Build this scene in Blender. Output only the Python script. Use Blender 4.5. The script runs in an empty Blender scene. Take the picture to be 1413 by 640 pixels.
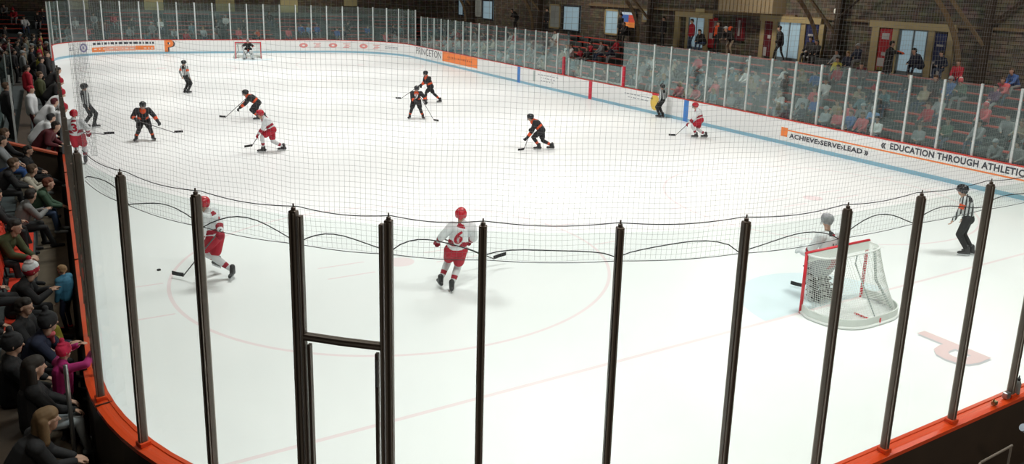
import bpy, bmesh, math, random
import numpy as np
from mathutils import Vector, Matrix
from mathutils.bvhtree import BVHTree
PI = math.pi
S = bpy.context.scene
COL = S.collection
random.seed(7)

# ---------------------------------------------------------------- materials
def mat(name, col, rough=.6, metal=0., noise=0., nscale=8., spec=.5, emit=0., bump=0., noise_col=None):
    m = bpy.data.materials.get(name)
    if m: return m
    m = bpy.data.materials.new(name); m.use_nodes = True
    nt = m.node_tree; b = nt.nodes['Principled BSDF']
    b.inputs['Base Color'].default_value = (*col, 1)
    b.inputs['Roughness'].default_value = rough
    b.inputs['Metallic'].default_value = metal
    b.inputs['Specular IOR Level'].default_value = spec
    if emit:
        b.inputs['Emission Color'].default_value = (*col, 1); b.inputs['Emission Strength'].default_value = emit
    if noise or bump:
        tc = nt.nodes.new('ShaderNodeTexCoord'); n = nt.nodes.new('ShaderNodeTexNoise')
        n.inputs['Scale'].default_value = nscale; n.inputs['Detail'].default_value = 4
        nt.links.new(tc.outputs['Object'], n.inputs['Vector'])
        if noise:
            r = nt.nodes.new('ShaderNodeMix'); r.data_type = 'RGBA'
            c2 = noise_col or tuple(max(0, c*(1-noise)) for c in col)
            r.inputs[6].default_value = (*col, 1); r.inputs[7].default_value = (*c2, 1)
            nt.links.new(n.outputs['Fac'], r.inputs[0]); nt.links.new(r.outputs[2], b.inputs['Base Color'])
        if bump:
            bp = nt.nodes.new('ShaderNodeBump'); bp.inputs['Strength'].default_value = bump
            nt.links.new(n.outputs['Fac'], bp.inputs['Height']); nt.links.new(bp.outputs[0], b.inputs['Normal'])
    return m

def glass_mat(name, tint, dirt, refl=1.):
    m = bpy.data.materials.new(name); m.use_nodes = True; nt = m.node_tree; nt.nodes.clear()
    N = nt.nodes.new; L = nt.links.new
    out = N('ShaderNodeOutputMaterial'); tr = N('ShaderNodeBsdfTransparent'); tr.inputs[0].default_value = (*tint, 1)
    gl = N('ShaderNodeBsdfGlossy'); gl.inputs['Roughness'].default_value = .04; gl.inputs[0].default_value = (.85, 1, .98, 1)
    df = N('ShaderNodeBsdfDiffuse'); df.inputs[0].default_value = (.8, .9, .88, 1)
    fr = N('ShaderNodeFresnel'); fr.inputs[0].default_value = 1.5
    geo = N('ShaderNodeNewGeometry'); inv = N('ShaderNodeMath'); inv.operation = 'SUBTRACT'; inv.inputs[0].default_value = refl
    mul = N('ShaderNodeMath'); mul.operation = 'MULTIPLY'; mul.use_clamp = True
    L(geo.outputs['Backfacing'], inv.inputs[1]); L(inv.outputs[0], mul.inputs[0]); L(fr.outputs[0], mul.inputs[1])
    tc = N('ShaderNodeTexCoord'); no = N('ShaderNodeTexNoise'); no.inputs['Scale'].default_value = 1.7; no.inputs['Detail'].default_value = 6
    L(tc.outputs['Object'], no.inputs[0])
    dm = N('ShaderNodeMath'); dm.operation = 'MULTIPLY'; dm.inputs[1].default_value = dirt*2; L(no.outputs[0], dm.inputs[0])
    m1 = N('ShaderNodeMixShader'); L(dm.outputs[0], m1.inputs[0]); L(tr.outputs[0], m1.inputs[1]); L(df.outputs[0], m1.inputs[2])
    m2 = N('ShaderNodeMixShader'); L(mul.outputs[0], m2.inputs[0]); L(m1.outputs[0], m2.inputs[1]); L(gl.outputs[0], m2.inputs[2])
    L(m2.outputs[0], out.inputs[0])
    return m

M = dict(
 white=mat('board_white', (.86, .87, .86), .35), kick=mat('kick_blue', (.27, .5, .62), .4),
 rail_or=mat('rail_orange', (.72, .07, .012), .3), rail_rd=mat('rail_red', (.6, .035, .02), .35),
 outer=mat('board_outer', (.05, .032, .02), .5, noise=.5, nscale=3),
 postd=mat('post_bronze', (.15, .118, .095), .42, .35, noise=.3, nscale=30), postl=mat('post_light', (.34, .3, .26), .35, .5),
 postw=mat('post_white', (.6, .64, .63), .4), black=mat('black_rubber', (.012, .012, .013), .6),
 orange=mat('print_orange', (.92, .25, .055), .5), dorange=mat('print_dark_orange', (.55, .1, .02), .5),
 ink=mat('print_ink', (.05, .055, .07), .5), inkl=mat('print_grey', (.35, .37, .4), .5),
 pinkp=mat('print_pink', (.75, .3, .28), .5), bluep=mat('print_blue', (.06, .23, .62), .5), redp=mat('print_red', (.62, .02, .05), .5),
 gold=mat('print_gold', (.8, .55, .1), .5), purple=mat('print_purple', (.25, .24, .42), .5),
 rope=mat('net_twine', (.32, .33, .34), .8), cable=mat('cable_dark', (.035, .04, .042), .6),
 conc=mat('concrete', (.075, .095, .098), .85, noise=.5, nscale=2.5), cfloor=mat('concourse_floor', (.05, .045, .04), .8, noise=.4),
 walk=mat('walkway', (.15, .115, .075), .75, noise=.5, nscale=4), seat=mat('seat_red', (.6, .055, .03), .5, noise=.25),
 seatb=mat('seat_bright', (.75, .06, .03), .45), wood=mat('timber', (.27, .19, .1), .7, noise=.5, nscale=6),
 lumber=mat('lumber', (.52, .42, .22), .6, noise=.25, nscale=5), dwood=mat('dark_timber', (.06, .04, .025), .7, noise=.4),
 frame=mat('dark_frame', (.02, .025, .03), .5), ply=mat('plywood', (.68, .62, .34), .7, noise=.3, nscale=2),
 curtain=mat('pale_curtain', (.5, .56, .56), .8, noise=.2), win=mat('daylit_glass', (.36, .52, .62), .3, emit=.3, noise=0),
 steel=mat('steel', (.35, .36, .36), .3, .8),
)
M['glass'] = glass_mat('acrylic_near', (.955, .985, .975), .014, .6)
M['glassf'] = glass_mat('acrylic_far', (.86, .93, .92), .03, 1.1)

# brick / stone wall
def brick_mat():
    m = bpy.data.materials.new('stone_wall'); m.use_nodes = True; nt = m.node_tree; b = nt.nodes['Principled BSDF']
    N = nt.nodes.new; L = nt.links.new
    tc = N('ShaderNodeTexCoord'); sep = N('ShaderNodeSeparateXYZ'); L(tc.outputs['Object'], sep.inputs[0])
    ad = N('ShaderNodeMath'); ad.operation = 'ADD'; L(sep.outputs[0], ad.inputs[0]); L(sep.outputs[1], ad.inputs[1])
    cmb = N('ShaderNodeCombineXYZ'); L(ad.outputs[0], cmb.inputs[0]); L(sep.outputs[2], cmb.inputs[1])
    nz = N('ShaderNodeTexNoise'); nz.inputs['Scale'].default_value = 2.5; L(cmb.outputs[0], nz.inputs[0])
    br = N('ShaderNodeTexBrick'); br.inputs['Scale'].default_value = 1.; br.inputs['Brick Width'].default_value = .55; br.inputs['Row Height'].default_value = .17
    br.inputs['Mortar Size'].default_value = .018; br.inputs['Color1'].default_value = (.23, .18, .125, 1); br.inputs['Color2'].default_value = (.095, .075, .055, 1)
    br.inputs['Mortar'].default_value = (.05, .042, .032, 1); br.inputs['Bias'].default_value = 0
    L(cmb.outputs[0], br.inputs[0])
    mx = N('ShaderNodeMix'); mx.data_type = 'RGBA'; mx.blend_type = 'MULTIPLY'; mx.inputs[0].default_value = .7
    L(br.outputs[0], mx.inputs[6]); L(nz.outputs[1], mx.inputs[7])
    g = N('ShaderNodeGamma'); g.inputs[1].default_value = .85; L(mx.outputs[2], g.inputs[0])
    L(g.outputs[0], b.inputs['Base Color']); b.inputs['Roughness'].default_value = .9
    return m
M['brick'] = brick_mat()

def ice_mat():
    m = bpy.data.materials.new('painted_ice'); m.use_nodes = True; nt = m.node_tree; b = nt.nodes['Principled BSDF']
    N = nt.nodes.new; L = nt.links.new
    geo = N('ShaderNodeNewGeometry'); sep = N('ShaderNodeSeparateXYZ'); L(geo.outputs['Position'], sep.inputs[0])
    X, Y = sep.outputs[0], sep.outputs[1]
    def mth(op, a, b_=None):
        n = N('ShaderNodeMath'); n.operation = op
        for i, v in enumerate((a, b_)):
            if v is None: continue
            if isinstance(v, (int, float)): n.inputs[i].default_value = v
            else: L(v, n.inputs[i])
        return n.outputs[0]
    def band(v, c, w): return mth('LESS_THAN', mth('ABSOLUTE', mth('SUBTRACT', v, c)), w)
    def dist(cx, cy): return mth('SQRT', mth('ADD', mth('POWER', mth('SUBTRACT', X, cx), 2), mth('POWER', mth('SUBTRACT', Y, cy), 2)))
    nz = N('ShaderNodeTexNoise'); nz.inputs['Scale'].default_value = .5; nz.inputs['Detail'].default_value = 5; L(geo.outputs['Position'], nz.inputs[0])
    base = N('ShaderNodeMix'); base.data_type = 'RGBA'; base.inputs[6].default_value = (.83, .865, .86, 1); base.inputs[7].default_value = (.9, .915, .91, 1)
    L(nz.outputs[0], base.inputs[0]); cur = base.outputs[2]
    def lay(mask, col, cur):
        x = N('ShaderNodeMix'); x.data_type = 'RGBA'; L(mask, x.inputs[0]); L(cur, x.inputs[6]); x.inputs[7].default_value = (*col, 1); return x.outputs[2]
    pink = (.84, .735, .745); pink2 = (.82, .72, .725)
    for gy, sg in ((0., 1), (54.2, -1)):   # creases
        d = mth('LESS_THAN', dist(0., gy), 1.83); half = mth('GREATER_THAN', mth('MULTIPLY', mth('SUBTRACT', Y, gy), sg), 0.)
        cur = lay(mth('MULTIPLY', d, half), (.70, .82, .86), cur)
    masks = []
    for gy in (0., 54.2): masks.append(band(Y, gy, .04))
    for cx in (-6.71, 6.71):
        for cy in (6.1, 48.1):
            d = dist(cx, cy); masks.append(band(d, 4.57, .035)); masks.append(mth('LESS_THAN', d, .3))
            for sx in (-1, 1):
                for sy in (-1, 1):
                    masks.append(mth('MULTIPLY', band(X, cx+sx*1.2, .5), band(Y, cy+sy*.35, .03)))
            for sy in (-1, 1):
                for dx in (-.85, .85):
                    masks.append(mth('MULTIPLY', band(X, cx+sy*4.9, .3), band(Y, cy+dx, .03)))
    acc = masks[0]
    for k in masks[1:]: acc = mth('MAXIMUM', acc, k)
    cur = lay(acc, pink, cur)
    L(cur, b.inputs['Base Color']); b.inputs['Roughness'].default_value = .35; b.inputs['Specular IOR Level'].default_value = .35
    # skate scratches
    n2 = N('ShaderNodeTexNoise'); n2.inputs['Scale'].default_value = 3; n2.inputs['Detail'].default_value = 8; L(geo.outputs['Position'], n2.inputs[0])
    bp = N('ShaderNodeBump'); bp.inputs['Strength'].default_value = .05; L(n2.outputs[0], bp.inputs['Height']); L(bp.outputs[0], b.inputs['Normal'])
    return m
M['ice'] = ice_mat()

# ---------------------------------------------------------------- mesh helpers
def link(name, me, mats, parent=None):
    o = bpy.data.objects.new(name, me); COL.objects.link(o)
    if mats is not None:
        if not isinstance(mats, (list, tuple)): mats = [mats]
        for m in mats: me.materials.append(m)
    if parent: o.parent = parent
    return o
def mesh(name, vs, fs):
    me = bpy.data.meshes.new(name); me.from_pydata([tuple(v) for v in vs], [], fs); me.update(); return me
class MB:
    def __init__(s): s.v = []; s.f = []; s.mi = []
    def add(s, vs, fs, mi=0):
        n = len(s.v); s.v += [tuple(v) for v in vs]; s.f += [tuple(i+n for i in f) for f in fs]; s.mi += [mi]*len(fs); return s
    def box(s, c, d, rz=0, mi=0, frame=None):
        x, y, z = d[0]/2, d[1]/2, d[2]/2; vs = []
        for a in (-x, x):
            for b in (-y, y):
                for e in (-z, z):
                    v = Vector((a, b, e)); v = (frame @ v) if frame else Matrix.Rotation(rz, 3, 'Z') @ v
                    vs.append(v+Vector(c))
        return s.add(vs, [(0, 1, 3, 2), (4, 6, 7, 5), (0, 4, 5, 1), (2, 3, 7, 6), (0, 2, 6, 4), (1, 5, 7, 3)], mi)
    def tube(s, pts, r, n=6, mi=0, rs=None):
        pts = [Vector(p) for p in pts]; rings = []; up0 = None
        for i, p in enumerate(pts):
            t = (pts[min(i+1, len(pts)-1)]-pts[max(i-1, 0)]).normalized()
            a = up0 if up0 and abs(up0.dot(t)) < .95 else (Vector((0, 0, 1)) if abs(t.z) < .9 else Vector((1, 0, 0)))
            u = (a-t*a.dot(t)).normalized(); up0 = u; w = t.cross(u); rr = rs[i] if rs else r
            rings.append([p+u*rr*math.cos(2*PI*k/n)+w*rr*math.sin(2*PI*k/n) for k in range(n)])
        vs = [v for R_ in rings for v in R_]; fs = []
        for i in range(len(pts)-1):
            for k in range(n):
                k2 = (k+1) % n; fs.append((i*n+k, i*n+k2, (i+1)*n+k2, (i+1)*n+k))
        if n > 3: fs.append(tuple(range(n))[::-1]); fs.append(tuple((len(pts)-1)*n+k for k in range(n)))
        return s.add(vs, fs, mi)
    def lathe(s, prof, c=(0, 0, 0), n=14, mi=0):
        vs = [(c[0]+r*math.cos(2*PI*k/n), c[1]+r*math.sin(2*PI*k/n), c[2]+z) for r, z in prof for k in range(n)]; fs = []
        for i in range(len(prof)-1):
            for k in range(n):
                k2 = (k+1) % n; fs.append((i*n+k, i*n+k2, (i+1)*n+k2, (i+1)*n+k))
        fs.append(tuple(range(n))[::-1]); fs.append(tuple((len(prof)-1)*n+k for k in range(n)))
        return s.add(vs, fs, mi)
    def obj(s, name, mats, parent=None, smooth=False, bevel=0):
        me = mesh(name, s.v, s.f)
        o = link(name, me, mats, parent)
        for p, mi in zip(me.polygons, s.mi): p.material_index = mi; p.use_smooth = smooth
        if bevel:
            b = o.modifiers.new('b', 'BEVEL'); b.width = bevel; b.segments = 2
        return o
def tag(o, label=None, cat=None, group=None, kind=None):
    if label: o['label'] = label
    if cat: o['category'] = cat
    if group: o['group'] = group
    if kind: o['kind'] = kind
    return o
def empty(name, loc=(0, 0, 0), rz=0):
    o = bpy.data.objects.new(name, None); COL.objects.link(o); o.location = loc; o.rotation_euler = (0, 0, rz); o.empty_display_size = .2; return o
ONES = ['', 'first', 'second', 'third', 'fourth', 'fifth', 'sixth', 'seventh', 'eighth', 'ninth', 'tenth', 'eleventh', 'twelfth', 'thirteenth',
        'fourteenth', 'fifteenth', 'sixteenth', 'seventeenth', 'eighteenth', 'nineteenth']
TENS = {2: ('twentieth', 'twenty'), 3: ('thirtieth', 'thirty'), 4: ('fortieth', 'forty'), 5: ('fiftieth', 'fifty'), 6: ('sixtieth', 'sixty')}
def ordn(n):
    if n < 20: return ONES[n]
    t, u = divmod(n, 10); return TENS[t][0] if u == 0 else TENS[t][1]+'-'+ONES[u]

# ---------------------------------------------------------------- rink outline
XL, XR, Y0, Y1, R = -12.63, 12.96, -4.79, 59.2, 6.0
YB = 15.4
LS = [YB-(Y0+R), PI/2*R, (XR-R)-(XL+R), PI/2*R, (Y1-R)-(Y0+R), PI/2*R, (XR-R)-(XL+R), PI/2*R, (Y1-R)-YB]
CS = [0]
for l in LS: CS.append(CS[-1]+l)
def loop(s, off=0.):
    """point on the rink outline at arc length s, moved outwards by off; and the outward normal"""
    i = 0
    while i < 8 and s > CS[i+1]: i += 1
    t = s-CS[i]
    def arc(cx, cy, a0):
        a = a0+t/R; return cx+(R+off)*math.cos(a), cy+(R+off)*math.sin(a), math.cos(a), math.sin(a)
    if i == 0: return (XL-off, YB-t, -1, 0)
    if i == 1: return arc(XL+R, Y0+R, PI)
    if i == 2: return (XL+R+t, Y0-off, 0, -1)
    if i == 3: return arc(XR-R, Y0+R, 1.5*PI)
    if i == 4: return (XR+off, Y0+R+t, 1, 0)
    if i == 5: return arc(XR-R, Y1-R, 0)
    if i == 6: return (XR-R-t, Y1+off, 0, 1)
    if i == 7: return arc(XL+R, Y1-R, .5*PI)
    return (XL-off, Y1-R-t, -1, 0)
def s_right(y): return CS[4]+y-(Y0+R)
def s_far(x): return CS[6]+(XR-R)-x
def s_closest(x, y, a, b):
    return min((((loop(a+(b-a)*k/2000)[0]-x)**2+(loop(a+(b-a)*k/2000)[1]-y)**2), a+(b-a)*k/2000) for k in range(2001))[1]
def sstops(a, b, step=.35):
    st = [a]+[c for c in CS if a < c < b]+[b]; out = []
    for u, v in zip(st, st[1:]):
        i = next(k for k in range(9) if CS[k]-1e-6 <= (u+v)/2 <= CS[k+1]+1e-6)
        n = max(1, int((v-u)/step)) if i in (1, 3, 5, 7) else 1
        out += [u+(v-u)*k/n for k in range(n)]
    return out+[b]
def sweep(mb, prof, a, b, mi=0, step=.35):
    st = sstops(a, b, step); n = len(prof); vs = []
    for s in st:
        for off, z in prof:
            x, y, _, _ = loop(s, off); vs.append((x, y, z))
    fs = []
    for i in range(len(st)-1):
        for k in range(n):
            k2 = (k+1) % n; fs.append((i*n+k, (i+1)*n+k, (i+1)*n+k2, i*n+k2))
    fs.append(tuple(range(n))); fs.append(tuple((len(st)-1)*n+k for k in range(n))[::-1])
    return mb.add(vs, fs, mi)
def rect(o0, o1, z0, z1): return [(o0, z0), (o0, z1), (o1, z1), (o1, z0)]

def text_geo(body, size, bold=0.):
    cu = bpy.data.curves.new('lettering', 'FONT'); cu.body = body; cu.size = size; cu.resolution_u = 3; cu.offset = bold; cu.space_character = 1.08
    o = bpy.data.objects.new('lettering', cu); COL.objects.link(o)
    dg = bpy.context.evaluated_depsgraph_get(); me = bpy.data.meshes.new_from_object(o.evaluated_get(dg))
    vs = [v.co.copy() for v in me.vertices]; fs = [tuple(p.vertices) for p in me.polygons]
    bpy.data.objects.remove(o); bpy.data.curves.remove(cu); bpy.data.meshes.remove(me)
    return vs, fs
def board_text(name, body, size, s_start, z, m, parent, width=None, bold=0., off=-.006):
    vs, fs = text_geo(body, size, bold)
    w = max(v.x for v in vs); k = (width/w) if width else 1.
    out = []
    for v in vs:
        x, y, _, _ = loop(s_start-v.x*k, off); out.append((x, y, z+v.y))
    return MB().add(out, fs).obj(name, m, parent)
def board_patch(name, s_a, s_b, z0, z1, m, parent, off=-.004):
    a, b = min(s_a, s_b), max(s_a, s_b)
    return sweep(MB(), rect(off, .0, z0, z1), a, b, step=.3).obj(name, m, parent)

# ---------------------------------------------------------------- ice and floors
pts = [loop(s, .06)[:2] for s in sstops(0, CS[9]-1e-4, .35)]
fl = link('floor_ice', mesh('floor_ice', [(x, y, 0) for x, y in pts], [tuple(range(len(pts)))]), M['ice']); tag(fl, kind='structure')
MB().box((0, 32, -.06), (56, 110, .1)).obj('floor', M['cfloor'])['kind'] = 'structure'
# faded P emblem in the ice behind the net
vs, fs = text_geo('P', 1.75, .035)
def pmap(v, dx, dy): return (.62-v.x*.95+dx, -1.72-v.y+dy, .004)
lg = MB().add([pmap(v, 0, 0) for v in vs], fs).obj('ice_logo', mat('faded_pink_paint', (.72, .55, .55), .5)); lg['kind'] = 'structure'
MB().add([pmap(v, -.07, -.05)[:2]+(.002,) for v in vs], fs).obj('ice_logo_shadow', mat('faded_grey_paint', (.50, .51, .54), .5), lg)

# ---------------------------------------------------------------- dasher boards
BH = 1.07
def boards(label, a, b, rail_m, rail_w, outer=True):
    root = empty('dasher_boards', (*loop((a+b)/2)[:2], 0)); tag(root, label, 'rink boards')
    def P(o): o.parent = root; o.matrix_parent_inverse = Matrix.Translation(root.location).inverted(); return o
    P(sweep(MB(), rect(0, .045, 0, BH-.03), a, b).obj('board_panel', M['white']))
    P(sweep(MB(), rect(-.008, .0, 0, .15), a, b).obj('kick_plate', M['kick']))
    P(sweep(MB(), rect(rail_w-.04, rail_w-.01, 0, BH-.03), a, b).obj('outer_panel', M['outer']))
    rl = P(sweep(MB(), [(-.012, BH-.035), (-.012, BH+.012), (.03, BH+.012), (.035, BH), (rail_w-.05, BH), (rail_w, BH-.012), (rail_w, BH-.06), (rail_w-.03, BH-.06)], a, b).obj('top_rail', rail_m))
    return root, P
sA = 0; sN = CS[4]; sF = CS[5]
side_root, Ps = boards('orange-capped side boards running beside the left walkway', 0, CS[1], M['rail_or'], .125)
near_root, Pn = boards('orange-capped rink boards curving round the near left corner and near end', CS[1], sN, M['rail_or'], .17)
right_root, Pr = boards('long white rink boards with printed banners below the right stand', sN, sF, M['rail_rd'], .12)
far_root, Pf = boards('white rink boards with banners behind the distant goal', sF, CS[8]+10.5, M['rail_rd'], .12)
left_root, Pl = boards('rink boards in front of the team bench on the left', CS[8]+10.5, CS[9]-.05, M['cable'], .12)
# joints in the near rail
for q in (2.4, 6.2, 9.6, 15.2, 18.4, 22.):
    (Ps if q < CS[1] else Pn)(sweep(MB(), rect(.0, .126 if q < CS[1] else .172, BH-.058, BH+.0145), q, q+.012).obj('rail_joint', M['outer']))

# right-hand banners
def rs(y): return s_right(y)
def strokes(name, s0, s1, z, h, m, P_, rnd, gap=.13):
    """rows of short unreadable print dashes"""
    mb = MB(); s = s0; n = 0
    while abs(s-s0) < abs(s1-s0):
        w = rnd.uniform(.08, .3); e = s-w
        sweep(mb, rect(-.005, .0, z, z+h), e, s); s = e-gap
    return P_(mb.obj(name, m))
rn = random.Random(3)
Pr(board_text('banner_text', 'EDUCATION THROUGH ATHLETICS', .31, rs(7.95), .745, M['ink'], None, bold=.012, width=5.0))
Pr(board_text('banner_text', '\u00ab', .42, rs(8.32), .72, M['ink'], None, bold=.012))
Pr(board_text('banner_text', 'ACHIEVE\u203aSERVE\u203aLEAD', .26, rs(12.62), .335, M['ink'], None, bold=.01, width=3.55))
Pr(board_text('banner_text', '\u00bb', .36, rs(8.98), .32, M['ink'], None, bold=.012))
Pr(board_patch('banner_stripe', rs(13.05), rs(2.), .6, .655, M['orange'], None))
Pr(board_patch('banner_block', rs(13.1), rs(12.75), .34, .72, M['orange'], None, off=-.006))
Pr(board_patch('line_mark', rs(19.25), rs(18.93), .0, BH-.04, M['bluep'], None, off=-.01))
Pr(board_patch('line_mark', rs(27.35), rs(27.03), .0, BH-.04, M['redp'], None, off=-.01))
Pr(board_patch('line_mark', rs(35.55), rs(35.2), .0, BH-.04, M['bluep'], None, off=-.01))
Pr(board_patch('banner_block', rs(47.35), rs(41.35), .3, 1.02, M['orange'], None))
strokes('banner_print', rs(46.4), rs(42.3), .62, .12, M['dorange'], Pr, rn, .1)
Pr(board_text('banner_text', 'PRINCETON', .78, rs(52.6), .42, M['ink'], None, bold=.0, width=5.0))
strokes('banner_print', rs(24.0), rs(21.7), .75, .05, M['inkl'], Pr, rn, .07)
strokes('banner_print', rs(23.7), rs(22.1), .58, .05, M['inkl'], Pr, rn, .1)
Pr(board_patch('banner_block', rs(33.55), rs(33.3), .3, .98, mat('print_pale_green', (.45, .52, .5)), None))
strokes('banner_print', rs(33.), rs(30.6), .78, .05, M['inkl'], Pr, rn, .12)
strokes('banner_print', rs(32.6), rs(30.9), .6, .05, M['inkl'], Pr, rn, .12)
strokes('banner_print', rs(32.6), rs(31.1), .42, .05, M['inkl'], Pr, rn, .15)
mb = MB()
for k in range(24):
    a0, a1 = 2*PI*k/24, 2*PI*(k+1)/24; yc, zc = 21.45, .6
    mb.add([(XR-.005, yc, zc), (XR-.005, yc+.36*math.cos(a0), zc+.4*math.sin(a0)), (XR-.005, yc+.36*math.cos(a1), zc+.4*math.sin(a1))], [(0, 1, 2)])
Pr(mb.obj('round_emblem', M['gold']))
Pr(board_patch('emblem_top', rs(21.7), rs(21.2), .96, 1.03, M['redp'], None, off=-.006))
# far banners
def blob_ring(name, s, z, rx, rz_, m, P_, inner=.55):
    vs = []; fs = []; n = 20
    for k in range(n):
        a = 2*PI*k/n
        for q in (1, inner):
            x, y, _, _ = loop(s-rx*q*math.cos(a), -.006); vs.append((x, y, z+rz_*q*math.sin(a)))
    for k in range(n): fs.append((2*k, 2*((k+1) % n), 2*((k+1) % n)+1, 2*k+1))
    return P_(MB().add(vs, fs).obj(name, m))
sf = s_far
for xo in (5.5, 8.0, 10.6):
    blob_ring('oval_emblem', sf(xo), .6, .36, .2, M['pinkp'], Pf, .35)
    mb = MB()
    for k in range(4): sweep(mb, rect(-.006, 0, .42+.1*k, .47+.1*k), sf(xo+1.1+.25+.12*(k % 2)), sf(xo+1.1-.25+.1*(k % 3)))
    Pf(mb.obj('banner_print', M['pinkp']))
strokes('banner_print', sf(12.6), sf(13.9), .62, .06, M['inkl'], Pf, rn, .03)
strokes('banner_print', sf(12.6), sf(13.9), .5, .06, M['inkl'], Pf, rn, .05)
Pf(board_text('letter_emblem', 'P', 1.28, sf(-5.15)-.04, .12, M['ink'], None, bold=.03, off=-.004))
Pf(board_text('letter_emblem', 'P', 1.28, sf(-5.23)-.0, .16, M['orange'], None, bold=.05, off=-.008))
Pf(board_patch('banner_block', sf(-10.4), sf(-9.4), .22, .56, M['orange'], None))
Pf(board_patch('banner_block', sf(-7.2), sf(-5.9), .3, .62, M['orange'], None))
Pf(board_patch('banner_block', sf(-9.4), sf(-7.2), .26, .6, mat('print_faded_orange', (.85, .42, .3)), None))
strokes('banner_print', sf(-10.3), sf(-6.0), .38, .09, mat('print_pale', (.85, .75, .7)), Pf, rn, .1)
strokes('banner_print', sf(-10.3), sf(-6.0), .74, .17, M['ink'], Pf, rn, .09)
blob_ring('round_emblem', sf(-11.1), .58, .33, .33, M['purple'], Pf, .6)
strokes('round_emblem_mark', sf(-11.2), sf(-11.0), .5, .2, M['purple'], Pf, rn, .1)
strokes('banner_print', sf(-12.5), sf(-12.0), .6, .07, M['inkl'], Pf, rn, .05)
strokes('banner_print', sf(-12.5), sf(-12.0), .45, .07, M['inkl'], Pf, rn, .05)

# ---------------------------------------------------------------- glass posts and panes
ZN, ZF = 4.0, 3.48
def post(s, off, z1, m, label, group, wide=.062, deep=.055, detail=False, cat='glass post', red=None):
    x, y, nx, ny = loop(s, off); rz = math.atan2(ny, nx)-PI/2
    root = MB().box((0, 0, (z1-BH)/2), (wide, deep, z1-BH)).obj('glass_post', m, bevel=.008 if detail else 0)
    root.location = (x, y, BH); root.rotation_euler = (0, 0, rz)
    if detail:
        MB().box((wide*.29, -deep*.5-.004, (z1-BH)/2), (.012, .014, z1-BH-.04)).box((-wide*.29, -deep*.5-.004, (z1-BH)/2), (.012, .014, z1-BH-.04)) \
            .box((wide*.29, deep*.5+.004, (z1-BH)/2), (.012, .014, z1-BH-.04)).box((-wide*.29, deep*.5+.004, (z1-BH)/2), (.012, .014, z1-BH-.04)).obj('glazing_bead', M['postl'], root)
        MB().box((0, 0, .025), (wide+.05, deep+.05, .045)).obj('base_shoe', M['rail_or'], root, bevel=.006)
        MB().lathe([(.02, 0), (.02, .025), (.007, .03), (.007, .06)], (0, 0, z1-BH), 8).obj('net_hook', m, root)
    tag(root, label, cat, group); return root
def pane(s0, s1, off, z0, z1, m, label, group, th=.012):
    x, y, _, _ = loop((s0+s1)/2, off)
    o = sweep(MB(), rect(off-th/2, off+th/2, z0, z1), s0, s1, step=.3).obj('safety_glass', m)
    for v in o.data.vertices: v.co -= Vector((x, y, z0))
    o.location = (x, y, z0); tag(o, label, 'glass pane', group); return o

near_xy = [(-12.61, .33), (-12.37, -.95), (-11.91, -2.05), (-11.21, -2.88), (-10.6, -3.52), (-10.05, -4.14), (-8.96, -4.61), (-7.79, -4.89), (-6.53, -4.89), (-5.37, -4.91), (-4.08, -4.86), (-2.78, -4.86), (-1.5, -4.86), (-.2, -4.86)]
near_s = [s_closest(x, y, 10, 34) for x, y in near_xy]
OFFN = .09
for i, s in enumerate(near_s):
    det = True
    post(s, OFFN, ZN, M['postd'], f'dark metal glass post rising from orange rail, {ordn(i+1)} from left along near end', 'dark glass posts along the near end', wide=.066, deep=.06, detail=det)
for i, (a, b) in enumerate(zip(near_s, near_s[1:])):
    if i == 3: continue
    pane(a+.03, b-.03, OFFN, BH+.01, ZN-.05, M['glass'], f'clear glass pane between {ordn(i+1)} and {ordn(i+2)} dark posts along near end', 'clear glass panes along the near end')
# gate between the fourth and fifth posts
ga, gb = near_s[3]+.062, near_s[4]-.062
gx, gy, gnx, gny = loop((ga+gb)/2, OFFN)
gate = empty('rink_gate', (gx, gy, BH)); tag(gate, 'framed glass gate with a metal crossbar between two dark posts', 'gate')
def G(o): o.parent = gate; o.matrix_parent_inverse = Matrix.Translation(gate.location).inverted(); return o
for s in (ga, gb):
    x, y, nx, ny = loop(s, OFFN); rz = math.atan2(ny, nx)-PI/2
    f = MB(); f.box((0, 0, 1.45), (.035, .05, 2.88)); o = f.obj('gate_stile', M['postd'], bevel=.005); o.location = (x, y, BH); o.rotation_euler = (0, 0, rz); G(o)
    f = MB().box((.0, .034, 1.45), (.01, .01, 2.86)); o = f.obj('glazing_bead', M['postl']); o.location = (x, y, BH); o.rotation_euler = (0, 0, rz); G(o)
    s2 = s+(.05 if s == ga else -.05); x, y, _, _ = loop(s2, OFFN)
    o = MB().box((0, 0, .86), (.03, .045, 1.72)).obj('gate_stile', M['postd'], bevel=.004); o.location = (x, y, BH); o.rotation_euler = (0, 0, rz); G(o)
G(sweep(MB(), [(OFFN-.03, 2.83), (OFFN-.03, 2.885), (OFFN+.03, 2.885), (OFFN+.03, 2.83)], ga, gb).obj('gate_crossbar', M['postd']))
G(sweep(MB(), rect(OFFN-.035, OFFN+.035, 2.85, 2.865), ga, gb).obj('crossbar_trim', M['postl']))
G(sweep(MB(), rect(OFFN-.006, OFFN+.006, BH+.01, 2.83), ga+.02, gb-.02).obj('gate_pane', M['glass']))
G(sweep(MB(), rect(OFFN-.006, OFFN+.006, 2.885, ZN-.05), ga+.02, gb-.02).obj('gate_pane', M['glass']))
x, y, nx, ny = loop(gb-.03, OFFN+.05)
G(MB().tube([(x, y, 2.75), (x, y, 2.5)], .014, 6).obj('gate_latch', M['steel']))

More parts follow.
